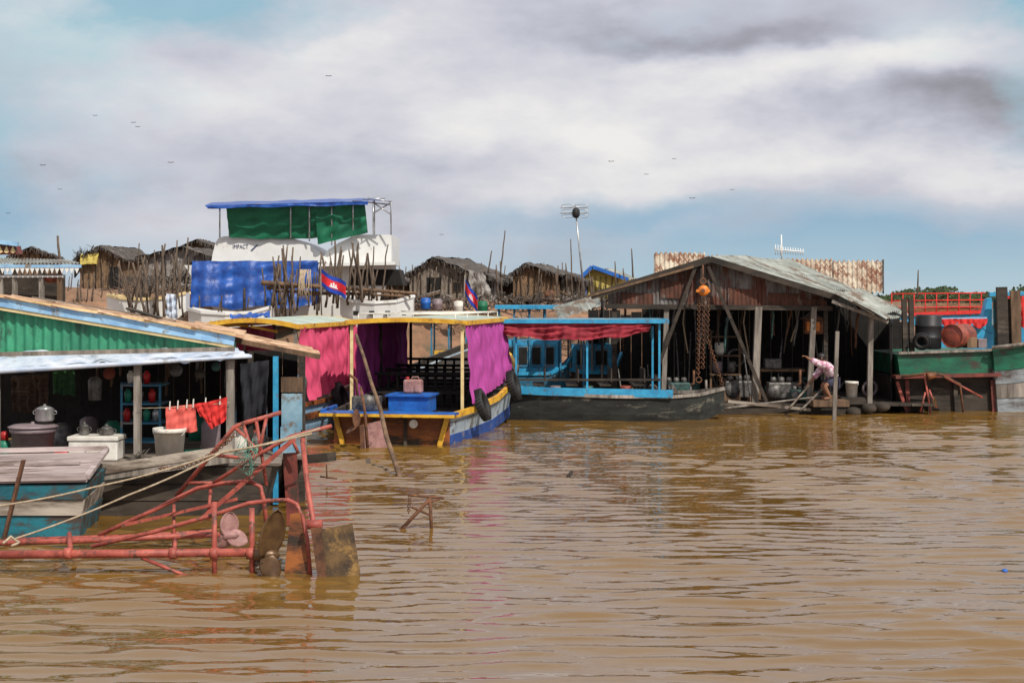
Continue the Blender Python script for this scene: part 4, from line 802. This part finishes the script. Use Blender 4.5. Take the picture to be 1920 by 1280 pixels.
for y0,y1,m_,nm in ((655,695,green_paint,'upper_strake'),(696,720,hull_old,'rubbing_strake'),(721,747,wood_grey,'middle_strake'),(748,778,hull_old,'lower_strake')):
    b=MB(); N_=8
    for i in range(N_):
        def q(t_,y): 
            x=1862+(y-655)*.08+160*t_; rise=(778-y)*.30*t_*t_+6*t_; return P(x,y-rise,D-.2-.6*t_)
        a0,a1=i/N_,(i+1)/N_
        b.slab([q(a0,y1),q(a1,y1),q(a1,y0),q(a0,y0)],(0,.25,0))
    b.build(nm,m_,t)
MB().slab([P(1868,660,D+.1),P(2020,640,D-.5),P(2020,640,D+2.5),P(1868,660,D+2.5)],(0,0,.03)).build('deck',wood_flat,t)
MB().tube([P(1860,652,D-.3),P(1915,646,D-.5),P(1970,632,D-.7),P(2020,612,D-.9)],.05).build('gunwale',wood_grey,t)
t=T('boat_propeller_frame','small rusty pipe frame with rudder standing at the green barge stern','boat propeller frame',G(1755,D-.6,0))
MB().tube([P(1690,707,D-.5),P(1735,700,D-.6),P(1765,702,D-.6),P(1800,720,D-.6),P(1806,772,D-.6)],.03).build('hoop_rail',rust,t)
for a,c in (((1733,700),(1745,775)),((1742,730),(1756,765)),((1770,706),(1842,745)),((1735,735),(1726,772))): MB().tube([P(*a,D-.6),P(*c,D-.6)],.026).build('strut',red_paint,t)
b=MB(); blade(b,P(1752,765,D-.65),(0,0,1),.3,.18,(.8,.5,0)); o=b.build('propeller_blade',bronze,t); o.modifiers.new('s','SOLIDIFY').thickness=.02
MB().lathe(P(1738,706,D-.75),[(.09,0),(.1,.05),(.06,.25),(.001,.26)],14,(1,0,.2)).build('gearbox',orange_wood,t)
# deck cargo right
b=MB(); b.lathe(P(1740,654,D+.4),[(.30,0),(.34,.03),(.34,.28),(.355,.30),(.34,.32),(.34,.58),(.355,.60),(.34,.62),(.34,.86),(.31,.9),(.05,.9)],22,(.02,0,1)); b.thing('black_tank','tall black drum standing on the green barge','tank',black)
tyre('black tyre leaning against the foot of the black drum on the green barge',P(1728,640,D+.0),(.5,1,.3),.16,.06)
t=T('oil_barrel','red oxide barrel lying on the green barge beside the black drum','barrel',P(1785,655,D+.4)); MB().lathe(P(1785,630,D+.1),[(.05,.0),(.28,0),(.31,.02),(.31,.3),(.325,.31),(.325,.33),(.31,.34),(.31,.85),(.28,.9),(.05,.9)],24,(.8,.9,0)).build('barrel_body',barrelr,t); MB().torus(P(1785,630,D+.09),(.8,.9,0),.30,.015,24,6).build('barrel_rim',barrelr,t)
for i,(px,y0,y1,ww) in enumerate(((1878,538,655,.28),(1903,545,655,.25),(1885,560,655,.5),(1866,560,690,.1))):
    MB().bar(P(px,y0,D+.1*i),P(px+3,y1,D+.1*i),ww,.08,(0,1,0)).thing('upright_plank',f"{['tall dark plank standing on the right hand barge','shorter dark plank at the right edge of the barge','broad low dark plank behind the tall one','narrow green post where the two barges meet'][i]}",'plank',[wood_dark,wood_brown,wood_dark,teal_paint][i])
for i,px in enumerate((1695,1708)): MB().bar(P(px,560,D+.3),P(px+2,665,D+.3),.12,.12).thing('bollard_post',f"{['left','right'][i]} hand dark post at the left end of the green barge",'post',wood_dark)
for i,(px,s_,mm,lb) in enumerate(((1818,.14,wood_brown,'small wooden crate on the green barge right of the barrel'),(1838,.12,greyplas,'grey box on the green barge near the narrow green post'))):
    MB().obox(P(px,652,D+.3)+UP*s_,(s_,.03,0),(-.03,s_,0),(0,0,s_)).thing('crate',lb,'crate',mm,None,.01)
# blue boat with red swags, right back
D2=44.
t=T('festive_boat','bright blue boat with red swagged drapes behind the barges at right','boat',G(1850,D2))
MB().hexa([P(1762,660,D2),P(2010,660,D2),P(2010,660,D2+2),P(1762,660,D2+2)],[P(1752,612,D2),P(2010,606,D2),P(2010,606,D2+2),P(1752,612,D2+2)]).build('hull',cyan_paint,t)
MB().slab([P(1838,612,D2-.02),P(1852,560,D2-.02),P(1860,558,D2-.02),P(1860,625,D2-.02)],(0,.3,0)).build('bow_post',cyan_paint,t)
MB().bar(P(1752,600,D2-.1),P(1850,598,D2-.1),.1,.12).build('gunwale',sky_blue,t)
b=MB()
for x_ in (1765,1795,1822): b.cloth(P(x_,598,D2-.2),P(x_+30,597,D2-.2),P(x_+30,603,D2-.2),P(x_,604,D2-.2),2,.03,16,6,.2,.02)
for x_ in (1884,1915): b.cloth(P(x_,555,D2-.6),P(x_+30,555,D2-.6),P(x_+25,612,D2-.6),P(x_,612,D2-.6),3,.06,20,10,.1,.04)
b.build('swag',redshirt,t)
MB().bar(P(1855,552,D2-.5),P(2010,548,D2-.5),.1,.12).build('canopy_edge',cyan_paint,t)
MB().lathe(P(1880,610,D2-.4),[(.15,0),(.2,.1),(.1,.4),(.12,.8),(.001,.9)],12).build('gold_finial',yellow_paint,t)
D3=58.
t=T('ferry_boat','distant boat with red deck railing and blue hull seen over the barges','boat',G(1760,D3))
MB().hexa([P(1665,640,D3),P(1850,640,D3),P(1850,640,D3+3),P(1665,640,D3+3)],[P(1660,592,D3),P(1856,585,D3),P(1856,585,D3+3),P(1660,592,D3+3)]).build('hull',cyan_paint,t)
MB().bar(P(1660,591,D3-.05),P(1856,584,D3-.05),.1,.14).build('hull_stripe',redshirt,t)
for dd in (0,3):
    b=MB()
    for y_ in (549,562,575): b.tube([P(1672,y_+2,D3+dd),P(1848,y_,D3+dd)],.028,.028,6)
    for k in range(9): b.tube([P(1672+k*21,549,D3+dd),P(1672+k*21,592,D3+dd)],.022,.022,6)
    b.build('railing',redshirt,t)
MB().slab([P(1700,590,D3+.5),P(1840,588,D3+.5),P(1840,574,D3+.5),P(1700,580,D3+.5)],(0,2,0)).build('deck_house',orange_wood,t)
# ================================================================== BIG WHITE BOAT ON THE BANK
D=48.
t=T('cabin_cruiser','large white boat on the bank under repair with blue tarp, green tarp and blue roof','boat',G(560,50,1.5))
MB().hexa([P(420,610,D),P(690,612,D),P(690,600,D+3),P(420,600,D+3)],[P(345,497,D-.2),P(742,497,D-.2),P(742,497,D+4),P(345,497,D+4)]).build('hull',white_paint,t)
cb=[(396,492),(399,474),(404,455),(410,446),(420,443),(470,442),(520,443),(545,446),(565,452),(585,462),(602,476),(614,492)]
MB().slab([P(x,y,D-.1) for x,y in cb],(0,3.6,0)).build('cabin_wall',white_paint,t)
MB().slab([P(x,y,D+.0) for x,y in ((604,484),(616,468),(634,456),(655,446),(664,440),(734,440),(734,495),(604,495))],(0,3.4,0)).build('upper_deck',white_paint,t)
MB().bar(P(600,497,D-.5),P(742,494,D-.5),.6,.1).build('side_deck',white_paint,t)
MB().slab([P(660,505,D-.2),P(748,505,D-.2),P(755,535,D-.2),P(655,535,D-.2)],(0,2,0)).build('stern_recess_shade',interior,t)  # solid near-black block, its colour standing in for a shaded recess
MB().cloth(P(360,489,D-.6),P(596,489,D-.6),P(600,574,D-.9),P(356,578,D-1.0),5,.03,150,40,0,.04,.06,.5).build('blue_tarp',tarp_blue,t)
rfm=MB(); rfm.cloth(P(384,385,D-1),P(735,376,D-1),P(700,371,D+3.4),P(398,379,D+3.4),3,.012,80,8,0,.012,0,.8); rr=rfm.build('canopy_roof',tarp_blue,t)
MB().cloth(P(384,385,D-1.02),P(690,377,D-1.02),P(690,384,D-1.02),P(390,391,D-1.02),6,.02,60,4,0,.012,.015).build('canopy_valance',tarp_blue,rr)
b=MB(); 
for x_,y0,y1 in ((412,388,445),(545,382,446),(580,382,452),(622,380,460),(662,378,445),(702,376,440),(733,378,440)): b.tube([P(x_,y0,D-.8),P(x_,y1,D-.3)],.026,.026,6)
for x_,y0,y1 in ((430,384,445),(560,380,446),(640,378,446),(700,376,440)): b.tube([P(x_,y0,D+3.2),P(x_,y1,D+3.2)],.03,.03,6)
for a,c in (((660,376),(733,384)),((680,374),(722,372)),((700,400),(733,380)),((700,380),(733,402)),((702,395),(702,376)),((690,372),(735,378))): b.tube([P(*a,D-.8),P(*c,D-.8)],.025,.025,6)
b.build('canopy_post',steel,t)
MB().cloth(P(424,389,D-.7),P(600,383,D-.7),P(604,446,D-.25),P(430,444,D-.25),2.5,.03,70,14,.05,.04,0,.5).build('green_tarp',tarp_green,t)
MB().cloth(P(590,385,D-.72),P(684,381,D-.7),P(690,436,D-.4),P(596,458,D-.4),1.5,.03,40,14,.0,.04,0,.5).build('green_tarp',tarp_green,t)
cu=bpy.data.curves.new('lettering','FONT'); cu.body='IMPACT'; cu.size=.22; cu.extrude=.004; cu.space_character=1.05
to=bpy.data.objects.new('tmp',cu); COL.objects.link(to); dg=bpy.context.evaluated_depsgraph_get(); dg.update(); me=bpy.data.meshes.new_from_object(to.evaluated_get(dg)); bpy.data.objects.remove(to)
q=P(436,466,D-.115)-origin(t); 
for v_ in me.vertices: v_.co=V((v_.co.x*.66,-v_.co.z,v_.co.y*.9))+q
me.materials.clear(); me.materials.append(logo_m); lo=bpy.data.objects.new('lettering',me); COL.objects.link(lo); lo.parent=t
MB().slab([P(470,469,D-.12),P(482,458,D-.12),P(483,460,D-.12),P(472,471,D-.12)],(0,.01,0)).build('logo_stroke',logo_m,t)
for i,(x0_,x1_,y0,m_,lb) in enumerate(((205,352,552,cream_trim,'cream and white wooden hull lying on the bank left of the blue tarp'),(640,775,558,white_paint,'white hull with square ports lying on the bank right of the blue tarp'),(358,510,578,white_paint,'rounded white hull resting below the blue tarp'))):
    c=G((x0_+x1_)/2,46-.4*i,0); L=frame((c.x,c.y,P(0,y0+62,46).z),90); hl=(x1_-x0_)/2*46/F; z1=62*46/F
    t=T('beached_hull',lb,'boat',L(0,0,0)); hull(t,L,[(-hl,.3,z1,z1*.5),(-hl*.6,.8,z1*.9,0),(0,1.,z1*.86,-.1),(hl*.6,.9,z1*.9,0),(hl,.3,z1*1.05,z1*.5)],white_paint,wood_flat,m_)
    if i==1:
        for k in range(4): MB().obox(L(-hl*.5+k*.5,.99,z1*.55),(.08,0,0),(0,.03,0),(0,0,.07)).build('port_window',interior,t)
# poles around
def pole(x0_,y0,x1_,y1,D,r=.045): MB().stick(P(x0_,y0,D),P(x1_,y1,D+rnd(-.3,.3)),r,.03,6,5).thing('scaffold_pole','bare wooden pole standing in the scaffold around the white boat and tarp','pole',stickm,'scaffold poles around the white boat')
for i in range(30):
    x=rnd(236,350); yb=rnd(575,600); pole(x,yb,x+rnd(-28,28),rnd(435,500) if i%2 else rnd(480,520),rnd(44,46.5),rnd(.03,.05))
for i in range(26):
    x=rnd(500,600); pole(x,rnd(570,600),x+rnd(-20,20),rnd(455,520),rnd(44.5,46.3),rnd(.03,.05))
for i in range(26):
    x=rnd(610,712); pole(x,rnd(550,580),x+rnd(-18,18),rnd(450,510),rnd(44.5,46.3),rnd(.03,.05))
for i in range(8):
    x=rnd(360,400)+(i%4)*45; pole(x,600,x+rnd(-8,8),rnd(540,575),rnd(44.5,46),.035)
for i,(a,c,rr) in enumerate((((490,530),(782,550),.08),((500,540),(640,532),.06),((560,552),(700,548),.05),((515,545),(770,556),.05))):
    MB().stick(P(*a,44.8+.1*i),P(*c,44.8+.1*i),rr,.005,8).thing('log',['thick long log lashed across the scaffold poles, topmost','short log under the blue tarp','short log right of the flag pole','thin long log lowest on the scaffold'][i],'log',wood_brown)
MB().stick(P(458,585,44.5),P(458,540,44.5),.06,.01).thing('dark_stake','short dark stake in front of the blue tarp','stake',wood_dark)
b=MB()
for i in range(20): q=P(572+rnd(-10,10),505,44.6); b.tube([q,q+V((rnd(-.1,.1),0,-.5)),q+V((rnd(-.15,.15),0,rnd(-1,-.8)))],.015,.01,5)
b.thing('straw_bundle','bundle of tan straw rope hanging on the scaffold beside the flag','straw bundle',ropem)
MB().cloth(P(312,550,44.5),P(330,552,44.5),P(334,598,44.5),P(308,592,44.5),2,.08,14,14,0,.05,.02).thing('white_cloth','white and pale blue cloth hanging on the scaffold left of the blue tarp','cloth',white_sheet)
# flags
def flag(label,p0,p1,tl,hgt,lgx,drop,D):
    t=T('flag',label,'flag',p0); MB().tube([p0,p1],.025,.02,6).build('flag_pole',wood_grey,t)
    tl=V(tl); ph=rnd(0,3)
    def fn(v0,v1,off=0,u0=0,u1=1): 
        def f(u_,v_):
            U_=u0+(u1-u0)*u_; V_=v0+(v1-v0)*v_
            return tl+V((lgx*U_,.07*math.sin(U_*9+ph)-off,-drop*U_-hgt*V_+.03*math.sin(U_*7+ph)))
        return f
    MB().grid(fn(0,.25),16,3).build('blue_stripe',flag_blue,t); MB().grid(fn(.25,.75),16,5).build('red_stripe',flag_red,t); MB().grid(fn(.75,1),16,3).build('blue_stripe',flag_blue,t)
    e=MB()
    for (a,b_,c,d) in ((.34,.66,.62,.68),(.38,.62,.56,.615),(.47,.53,.36,.555),(.39,.44,.44,.555),(.56,.61,.44,.555)): e.grid(fn(c,d,.02,a,b_),4,2)
    e.build('temple_emblem',flag_white,t)
flag('flag with blue and red stripes and white temple flying beside the blue tarp',P(603,600,44.2),P(601,498,44.2),P(602,505,44.2),.52,.78,.42,44.2)
flag('flag with blue and red stripes hanging limp before the grey thatched hut',P(868,600,43.5),P(872,515,43.5),P(871,520,43.5),.5,.40,.62,43.5)
# ================================================================== HUTS
def hut(label,x0_,x1_,ye,yp,yb,D,depth,mw,mr,peak=None,dx=0,doorway_shade=None,win=None,fringe=True,over=9,ground=None,corr_=False):
    peak=peak or (x0_+x1_)/2; c=G((x0_+x1_)/2,D+depth/2,0); gz=bankz(c.x,D+1) if ground is None else ground; c.z=min(gz,P(0,yb,D).z)
    t=T('stilt_hut',label,'hut',c); off=V((dx,depth,0))
    MB().slab([P(x0_,yb,D),P(x1_,yb,D),P(x1_,ye,D),P(peak,yp+3,D),P(x0_,ye,D)],off).build('wall',mw,t)
    fo=V((0,-.3,0))
    for sx_ in (0,1):
        e=P(x0_-over,ye+over*.35,D) if sx_==0 else P(x1_+over,ye+over*.35,D); p=P(peak,yp,D)
        b=MB()
        if corr_: b.corr(p+fo,p+off,e+off,e+fo,depth*3,.03,2,.04)
        else:
            b.cloth(p+fo+UP*.03,p+off+UP*.03,e+off,e+fo,4,.015,30,10,0,.03,.03,.8)
            b.cloth(p+fo-UP*.04,p+off-UP*.04,e+off-UP*.06,e+fo-UP*.06,4,.01,30,6,0,.015,.02,.8)
            for k in range(60):
                uu=rnd(0,1); vv=rnd(0,1); q=(p+fo).lerp(e+fo,uu) if k%2 else (e+fo).lerp(e+off,vv)
                b.bar(q+UP*.03,q+V((rnd(-.08,.08),-.03,-rnd(.05,.2))),.02,.012)
        b.build('roof',mr,t)
    for x_ in (x0_+4,x1_-4):
        for dd in (.1,depth-.1):
            q=P(x_,yb,D)+V((dx*dd/depth,dd,.0)); MB().bar(q,V((q.x,q.y,bankz(q.x,q.y)-.2 if ground is None else ground)),.12).build('stilt',wood_dark,t)
    if doorway_shade: MB().slab([P(doorway_shade[0],yb,D-.02),P(doorway_shade[1],yb,D-.02),P(doorway_shade[1],doorway_shade[2],D-.02),P(doorway_shade[0],doorway_shade[2],D-.02)],(0,.03,0)).build('doorway_shade',interior,t)  # flat dark panel on the wall, painted as the shade of an open doorway
    if win:
        f=MB().slab([P(win[0],win[3],D-.03),P(win[1],win[3],D-.03),P(win[1],win[2],D-.03),P(win[0],win[2],D-.03)],(0,.03,0)).build('window',wood_brown,t)
        MB().slab([P(win[0]+2,win[3]-2,D-.045),P(win[1]-2,win[3]-2,D-.045),P(win[1]-2,win[2]+2,D-.045),P(win[0]+2,win[2]+2,D-.045)],(0,.02,0)).build('dark_panel',interior,f)  # near-black panel colours in the shade of the hut's window opening
    b=MB()
    for k in range(7): q=x0_+(x1_-x0_)*(k+.5)/7; b.stick(P(q,yb+2,D-.05),P(q+rnd(-4,4),ye-2,D-.06),.025,.02)
    b.build('wall_batten',wood_dark,t)
    return t
hut('brown thatched hut with yellow panel behind the left house',150,232,484,462,540,56,3,thatch_brown,dark_roof,dx=.6,doorway_shade=(205,222,500))
MB().cloth(P(152,476,55.8),P(185,474,55.8),P(184,494,55.7),P(150,496,55.7),3,.05,20,8,0,.04).thing('yellow_sheet','yellow sheet hung on the front of the brown thatched hut','sheet',yellow_sheet)
hut('low dark roofed hut at far left above the ornamented eave',25,100,478,464,520,58,4,thatch_brown,dark_roof,dx=-1)
hut('long hut wrapped in grey plastic sheets left of the white boat',266,395,480,464,540,54,3,grey_sheet,dark_roof,peak=345,dx=.8,win=(350,370,490,508))
hut('small dark roofed hut behind the poles at left of the white boat',345,400,462,450,500,60,3,thatch_brown,dark_roof)
hut('grey thatched hut with long sagging roof right of the white boat',768,880,512,482,582,52,4,thatch,dark_roof,peak=812,dx=1.2,doorway_shade=(800,826,520),win=(848,866,528,548))
MB().cloth(P(878,506,51.6),P(905,510,52),P(928,560,52),P(884,575,51.6),3,.08,24,14,0,.08,.03).thing('plastic_sheet','pale grey plastic sheet hanging off the right end of the grey thatched hut','sheet',grey_sheet)
hut('small patched lean to beside the grey thatched hut',884,930,524,512,580,52.5,3,grey_sheet,dark_roof,dx=.5)
hut('low dark shack between the white boat and the grey thatched hut',706,764,528,516,580,53,3,thatch_brown,dark_roof,dx=.4,doorway_shade=(722,740,545))
hut('low dark shack just left of the brown woven hut',926,962,528,518,575,54.5,3,wood_brown,dark_roof,dx=.4)
hut('brown woven hut with flat dark roof in the middle of the bank',962,1040,512,494,565,53,4,thatch_brown,dark_roof,peak=985,dx=1.,over=9)
hut('little hut of grey boards right behind the brown woven hut',1052,1090,524,516,566,54,3,thatch,dark_roof,dx=.5)
hut('yellow walled hut with blue trim left of the workshop roof',1096,1160,520,503,560,56,3,yellow_sheet,tin_grey,peak=1110,dx=1,corr_=True)
b=MB(); b.bar(P(1082,526,55.4),P(1110,500,55.4),.12,.14); b.bar(P(1110,500,55.4),P(1178,524,55.4),.12,.14); b.bar(P(1096,525,55.5),P(1096,560,55.5),.14,.14)
b.thing('blue_door_frame','blue painted frame boards on the yellow walled hut','frame boards',blue_paint)
for i,(x_,y_,m_,lb) in enumerate(((798,572,blue_paint,'blue drum beside the grey thatched hut'),(820,574,greyplas,'grey drum beside the blue drum on the bank'),(905,578,tarp_green,'green drum below the patched lean to'),(860,578,whiteplas,'white drum near the limp flag'),(1030,558,rust,'rusty drum below the brown woven hut'),(690,575,orange_wood,'brown drum on the bank right of the blue tarp'))):
    MB().lathe(P(x_,y_+8,48),[(.12,0),(.17,.03),(.17,.2),(.18,.22),(.17,.24),(.17,.36),(.08,.4)],14).thing('drum',lb,'drum',m_)
for i in range(110):
    x=random.choice([rnd(120,260),rnd(745,940),rnd(930,1180),rnd(690,760)]); D_=rnd(49,60); h_=rnd(-20,34)
    MB().stick(P(x,565,D_),P(x+rnd(-9,9),522-h_*1.0,D_),rnd(.025,.04),.03).thing('bank_pole','thin bare pole sticking up among the huts on the bank','pole',stickm,'thin poles among the huts')
for i in range(26):
    x=random.choice([rnd(740,940),rnd(940,1130)]); D_=rnd(48,50.5); q=P(x,rnd(556,574),D_); MB().bar(q,q+V((rnd(.4,1.1)*random.choice([-1,1]),0,rnd(-.1,.35))),.14,.04).thing('loose_board','loose weathered board lying on the bank before the huts','board',random.choice([wood_grey,wood_brown,wood_dark]),'loose boards on the bank')
for i,(a,c,D_) in enumerate((((938,520),(947,432),50),((118,560),(108,442),40),((915,512),(922,470),50),((1187,520),(1184,466),50),((1720,560),(1722,506),50),((1073,560),(1070,448),52))):
    MB().stick(P(*a,D_),P(*c,D_),.05 if i==1 else .035,.01).thing('tall_pole',['tall leaning pole between the grey hut and brown woven hut','tall thick pole rising behind the green gable','short leaning pole right of the grey thatched hut','thin pole rising just left of the workshop roof','thin pole above the barges at right','thin pole just left of the antenna mast'][i],'pole',stickm)
for k,(x0_,x1_,y0,y1,D_,lb) in enumerate(((225,350,520,548,50,'heap of dark brushwood left of the white boat'),(740,950,560,584,49,'heap of brushwood before the grey thatched hut'),(950,1140,558,580,48,'heap of brushwood left of the workshop'))):
    b=MB()
    for i in range(320):
        q=P(rnd(x0_,x1_),rnd(y0,y1+6),D_+rnd(-1,1)); a=rnd(0,6.28); ln=rnd(.1,.4); b.bar(q,q+V((math.cos(a)*ln,rnd(-.2,.2),abs(math.sin(a))*ln*.7)),rnd(.015,.05),.02)
    o=b.build('brushwood',dark_roof); o['kind']='stuff'; o['label']=lb; o['category']='brushwood'
def shrub(label,base,h,n_):
    t=T('bare_shrub',label,'shrub',base); b=MB(); tw=MB()
    for i in range(n_):
        a=rnd(-1,1); tip=V(base)+V((a*h*.6,rnd(-.4,.4)*h,h*rnd(.6,1))); b.stick(base,tip,.035,.06,5,5)
        for k in range(6):
            q=V(base).lerp(tip,rnd(.4,.95)); tw.stick(q,q+V((rnd(-.5,.5),rnd(-.4,.4),rnd(.1,.5)))*h*.4,.012,.06,4,3)
    b.build('trunk',wood_dark,t); tw.build('twigs',wood_dark,t)
shrub('bare grey shrub behind the brown thatched hut at left',P(140,520,61),1.5,9); shrub('bare twiggy shrub behind the grey plastic hut',P(215,520,61),1.3,8)
# ornate house top-left
D=33.
t=T('ornate_house','house at the far left with tin eave, white fringe trim and dark red gable band','house',G(0,D+2,0))
MB().corr(P(-80,480,D+.8),P(128,488,D+.8),P(152,494,D-.6),P(-80,494,D-.6),34,.02,1).build('eave_roof',tin_grey,t)
MB().bar(P(-80,499,D-.6),P(152,499,D-.6),.06,.07).build('eave_fascia',sky_blue,t)
b=MB()
for k in range(24): x=-70+k*9.3; b.slab([P(x-4.5,502,D-.62),P(x+4.5,502,D-.62),P(x,513,D-.62)],(0,.03,0))
b.build('fringe_trim',white_paint,t)
MB().slab([P(-80,446,D+1.2),P(28,460,D+1.2),P(32,476,D+1.2),P(-80,478,D+1.2)],(0,.4,0)).build('upper_gable',dkred,t)
b=MB()
for k in range(8): x=-60+k*12; b.slab([P(x-5,472,D+1.17),P(x,461,D+1.17),P(x+5,472,D+1.17),P(x,475,D+1.17)],(0,.02,0))
b.build('gable_ornament',cream_trim,t)
MB().bar(P(-80,444,D+1.1),P(34,458,D+1.1),.1,.1).build('gable_board',sky_blue,t)
MB().slab([P(-80,515,D+1.5),P(120,515,D+1.5),P(120,700,D+1.5),P(-80,700,D+1.5)],(0,.1,0)).build('wall',wood_dark,t)
for x in (2,28,78,112): MB().bar(P(x,500,D-.4),P(x,700,D-.4),.1).build('eave_post',wood_grey if x!=112 else wood_brown,t)
MB().bar(P(-80,518,D-.45),P(120,518,D-.45),.05,.05).build('porch_rail',white_paint,t)
MB().lathe(P(98,530,D-.2),[(.1,0),(.2,.06),(.22,.16),(.18,.2)],16).thing('red_basin','dull red basin under the ornate eave at far left','basin',barrelr)
# antennas
D=45.
t=T('television_antenna','tall mast with looped television antenna left of the workshop','antenna',P(1096,560,D))
MB().tube([P(1096,560,D),P(1078,384,D)],.035,.022,8).build('mast',steel,t)
b=MB()
for k,yy in enumerate((386,396,405)):
    for sg in (-1,1):
        c=P(1078+sg*13,yy,D-.1); b.tube([c+V((.20*math.cos(a),0,.055*math.sin(a))) for a in [i*6.283/14 for i in range(15)]],.012,.012,6)
b.tube([P(1050,390,D),P(1104,390,D)],.012,.012,5); b.tube([P(1050,400,D),P(1104,400,D)],.012,.012,5); b.build('antenna_loop',steel,t)
MB().lathe(P(1080,409,D-.15),[(.05,0),(.12,.08),(.12,.25),(.05,.33)],12).build('receiver_box',rubber,t)
D=42.
t=T('television_antenna','white comb shaped antenna above the workshop roof','antenna',P(1466,490,D))
MB().tube([P(1466,495,D),P(1465,440,D)],.025,.02,6).build('mast',white_paint,t)
b=MB(); b.tube([P(1452,468,D),P(1508,472,D)],.02,.02,6)
for k in range(12): x=1454+k*4.7; hh=12 if k<3 else 8; b.tube([P(x,468+k*.4-hh*.8,D),P(x,468+k*.4+hh*.8,D)],.012,.012,5)
b.build('antenna_element',white_paint,t)
# ================================================================== WATER OBJECTS, BIRDS
t=T('rusty_stand','rusty metal trestle sticking out of the water in mid river','trestle',G(790,18.3,0)); D=18.3
for a,c,rr in (((742,1003),(806,935),.024),((806,930),(810,1010),.022),((772,950),(808,966),.016),((760,985),(740,1003),.024)):
    MB().tube([P(*a,D),P(*c,D)],rr,rr,8).build('leg',rust,t)
b=MB(); b.tube([P(765,928,D),P(833,933,D)],.018,.018,8); b.tube([P(796,945,D),P(828,934,D)],.014,.014,6); b.build('crossbar',rust,t)
chain(P(768,930,D-.02),P(766,962,D-.02),R_=.018,r_=.006).build('chain',rust,t)
MB().tube([G(1062,23.6,-.1),P(1066,892,23.6),P(1074,882,23.6)],.035,.028,8).thing('stick','short dark stick poking out of the open water','stick',wood_dark)
MB().ball(G(1884,15.45,.02),.03,(1.1,1,.8)).thing('floating_litter','small blue piece of litter floating at lower right','litter',blue_paint)
b=MB(); b.tube([P(600,893,22.5),P(632,897,22.5)],.015,.015,6); b.tube([P(612,870,22.5),P(613,897,22.5)],.012,.012,6); b.thing('wire_hook','thin wire frame at the water beside the house corner','wire frame',rust)
for i,(x_,y_) in enumerate(((178,217),(250,230),(258,238),(320,305),(80,310),(112,355),(15,400),(1146,303),(1264,298),(1212,327),(1298,372),(1373,356),(616,143),(828,440))):
    D_=rnd(70,110); c=P(x_,y_,D_); s=rnd(.10,.16)*D_/90; b=MB(); b.tube([c+V((0,-s*.5,0)),c,c+V((0,s*.5,0))],s*.2,s*.08,5)
    for sg in (-1,1): b.face([c+V((0,-s*.2,0)),c+V((sg*s*.8,-s*.1,s*.35)),c+V((sg*s*1.5,s*.2,s*.1)),c+V((0,s*.25,0))])
    b.thing('bird','tiny dark bird flying in the cloudy sky','bird',rubber,'birds in the sky')
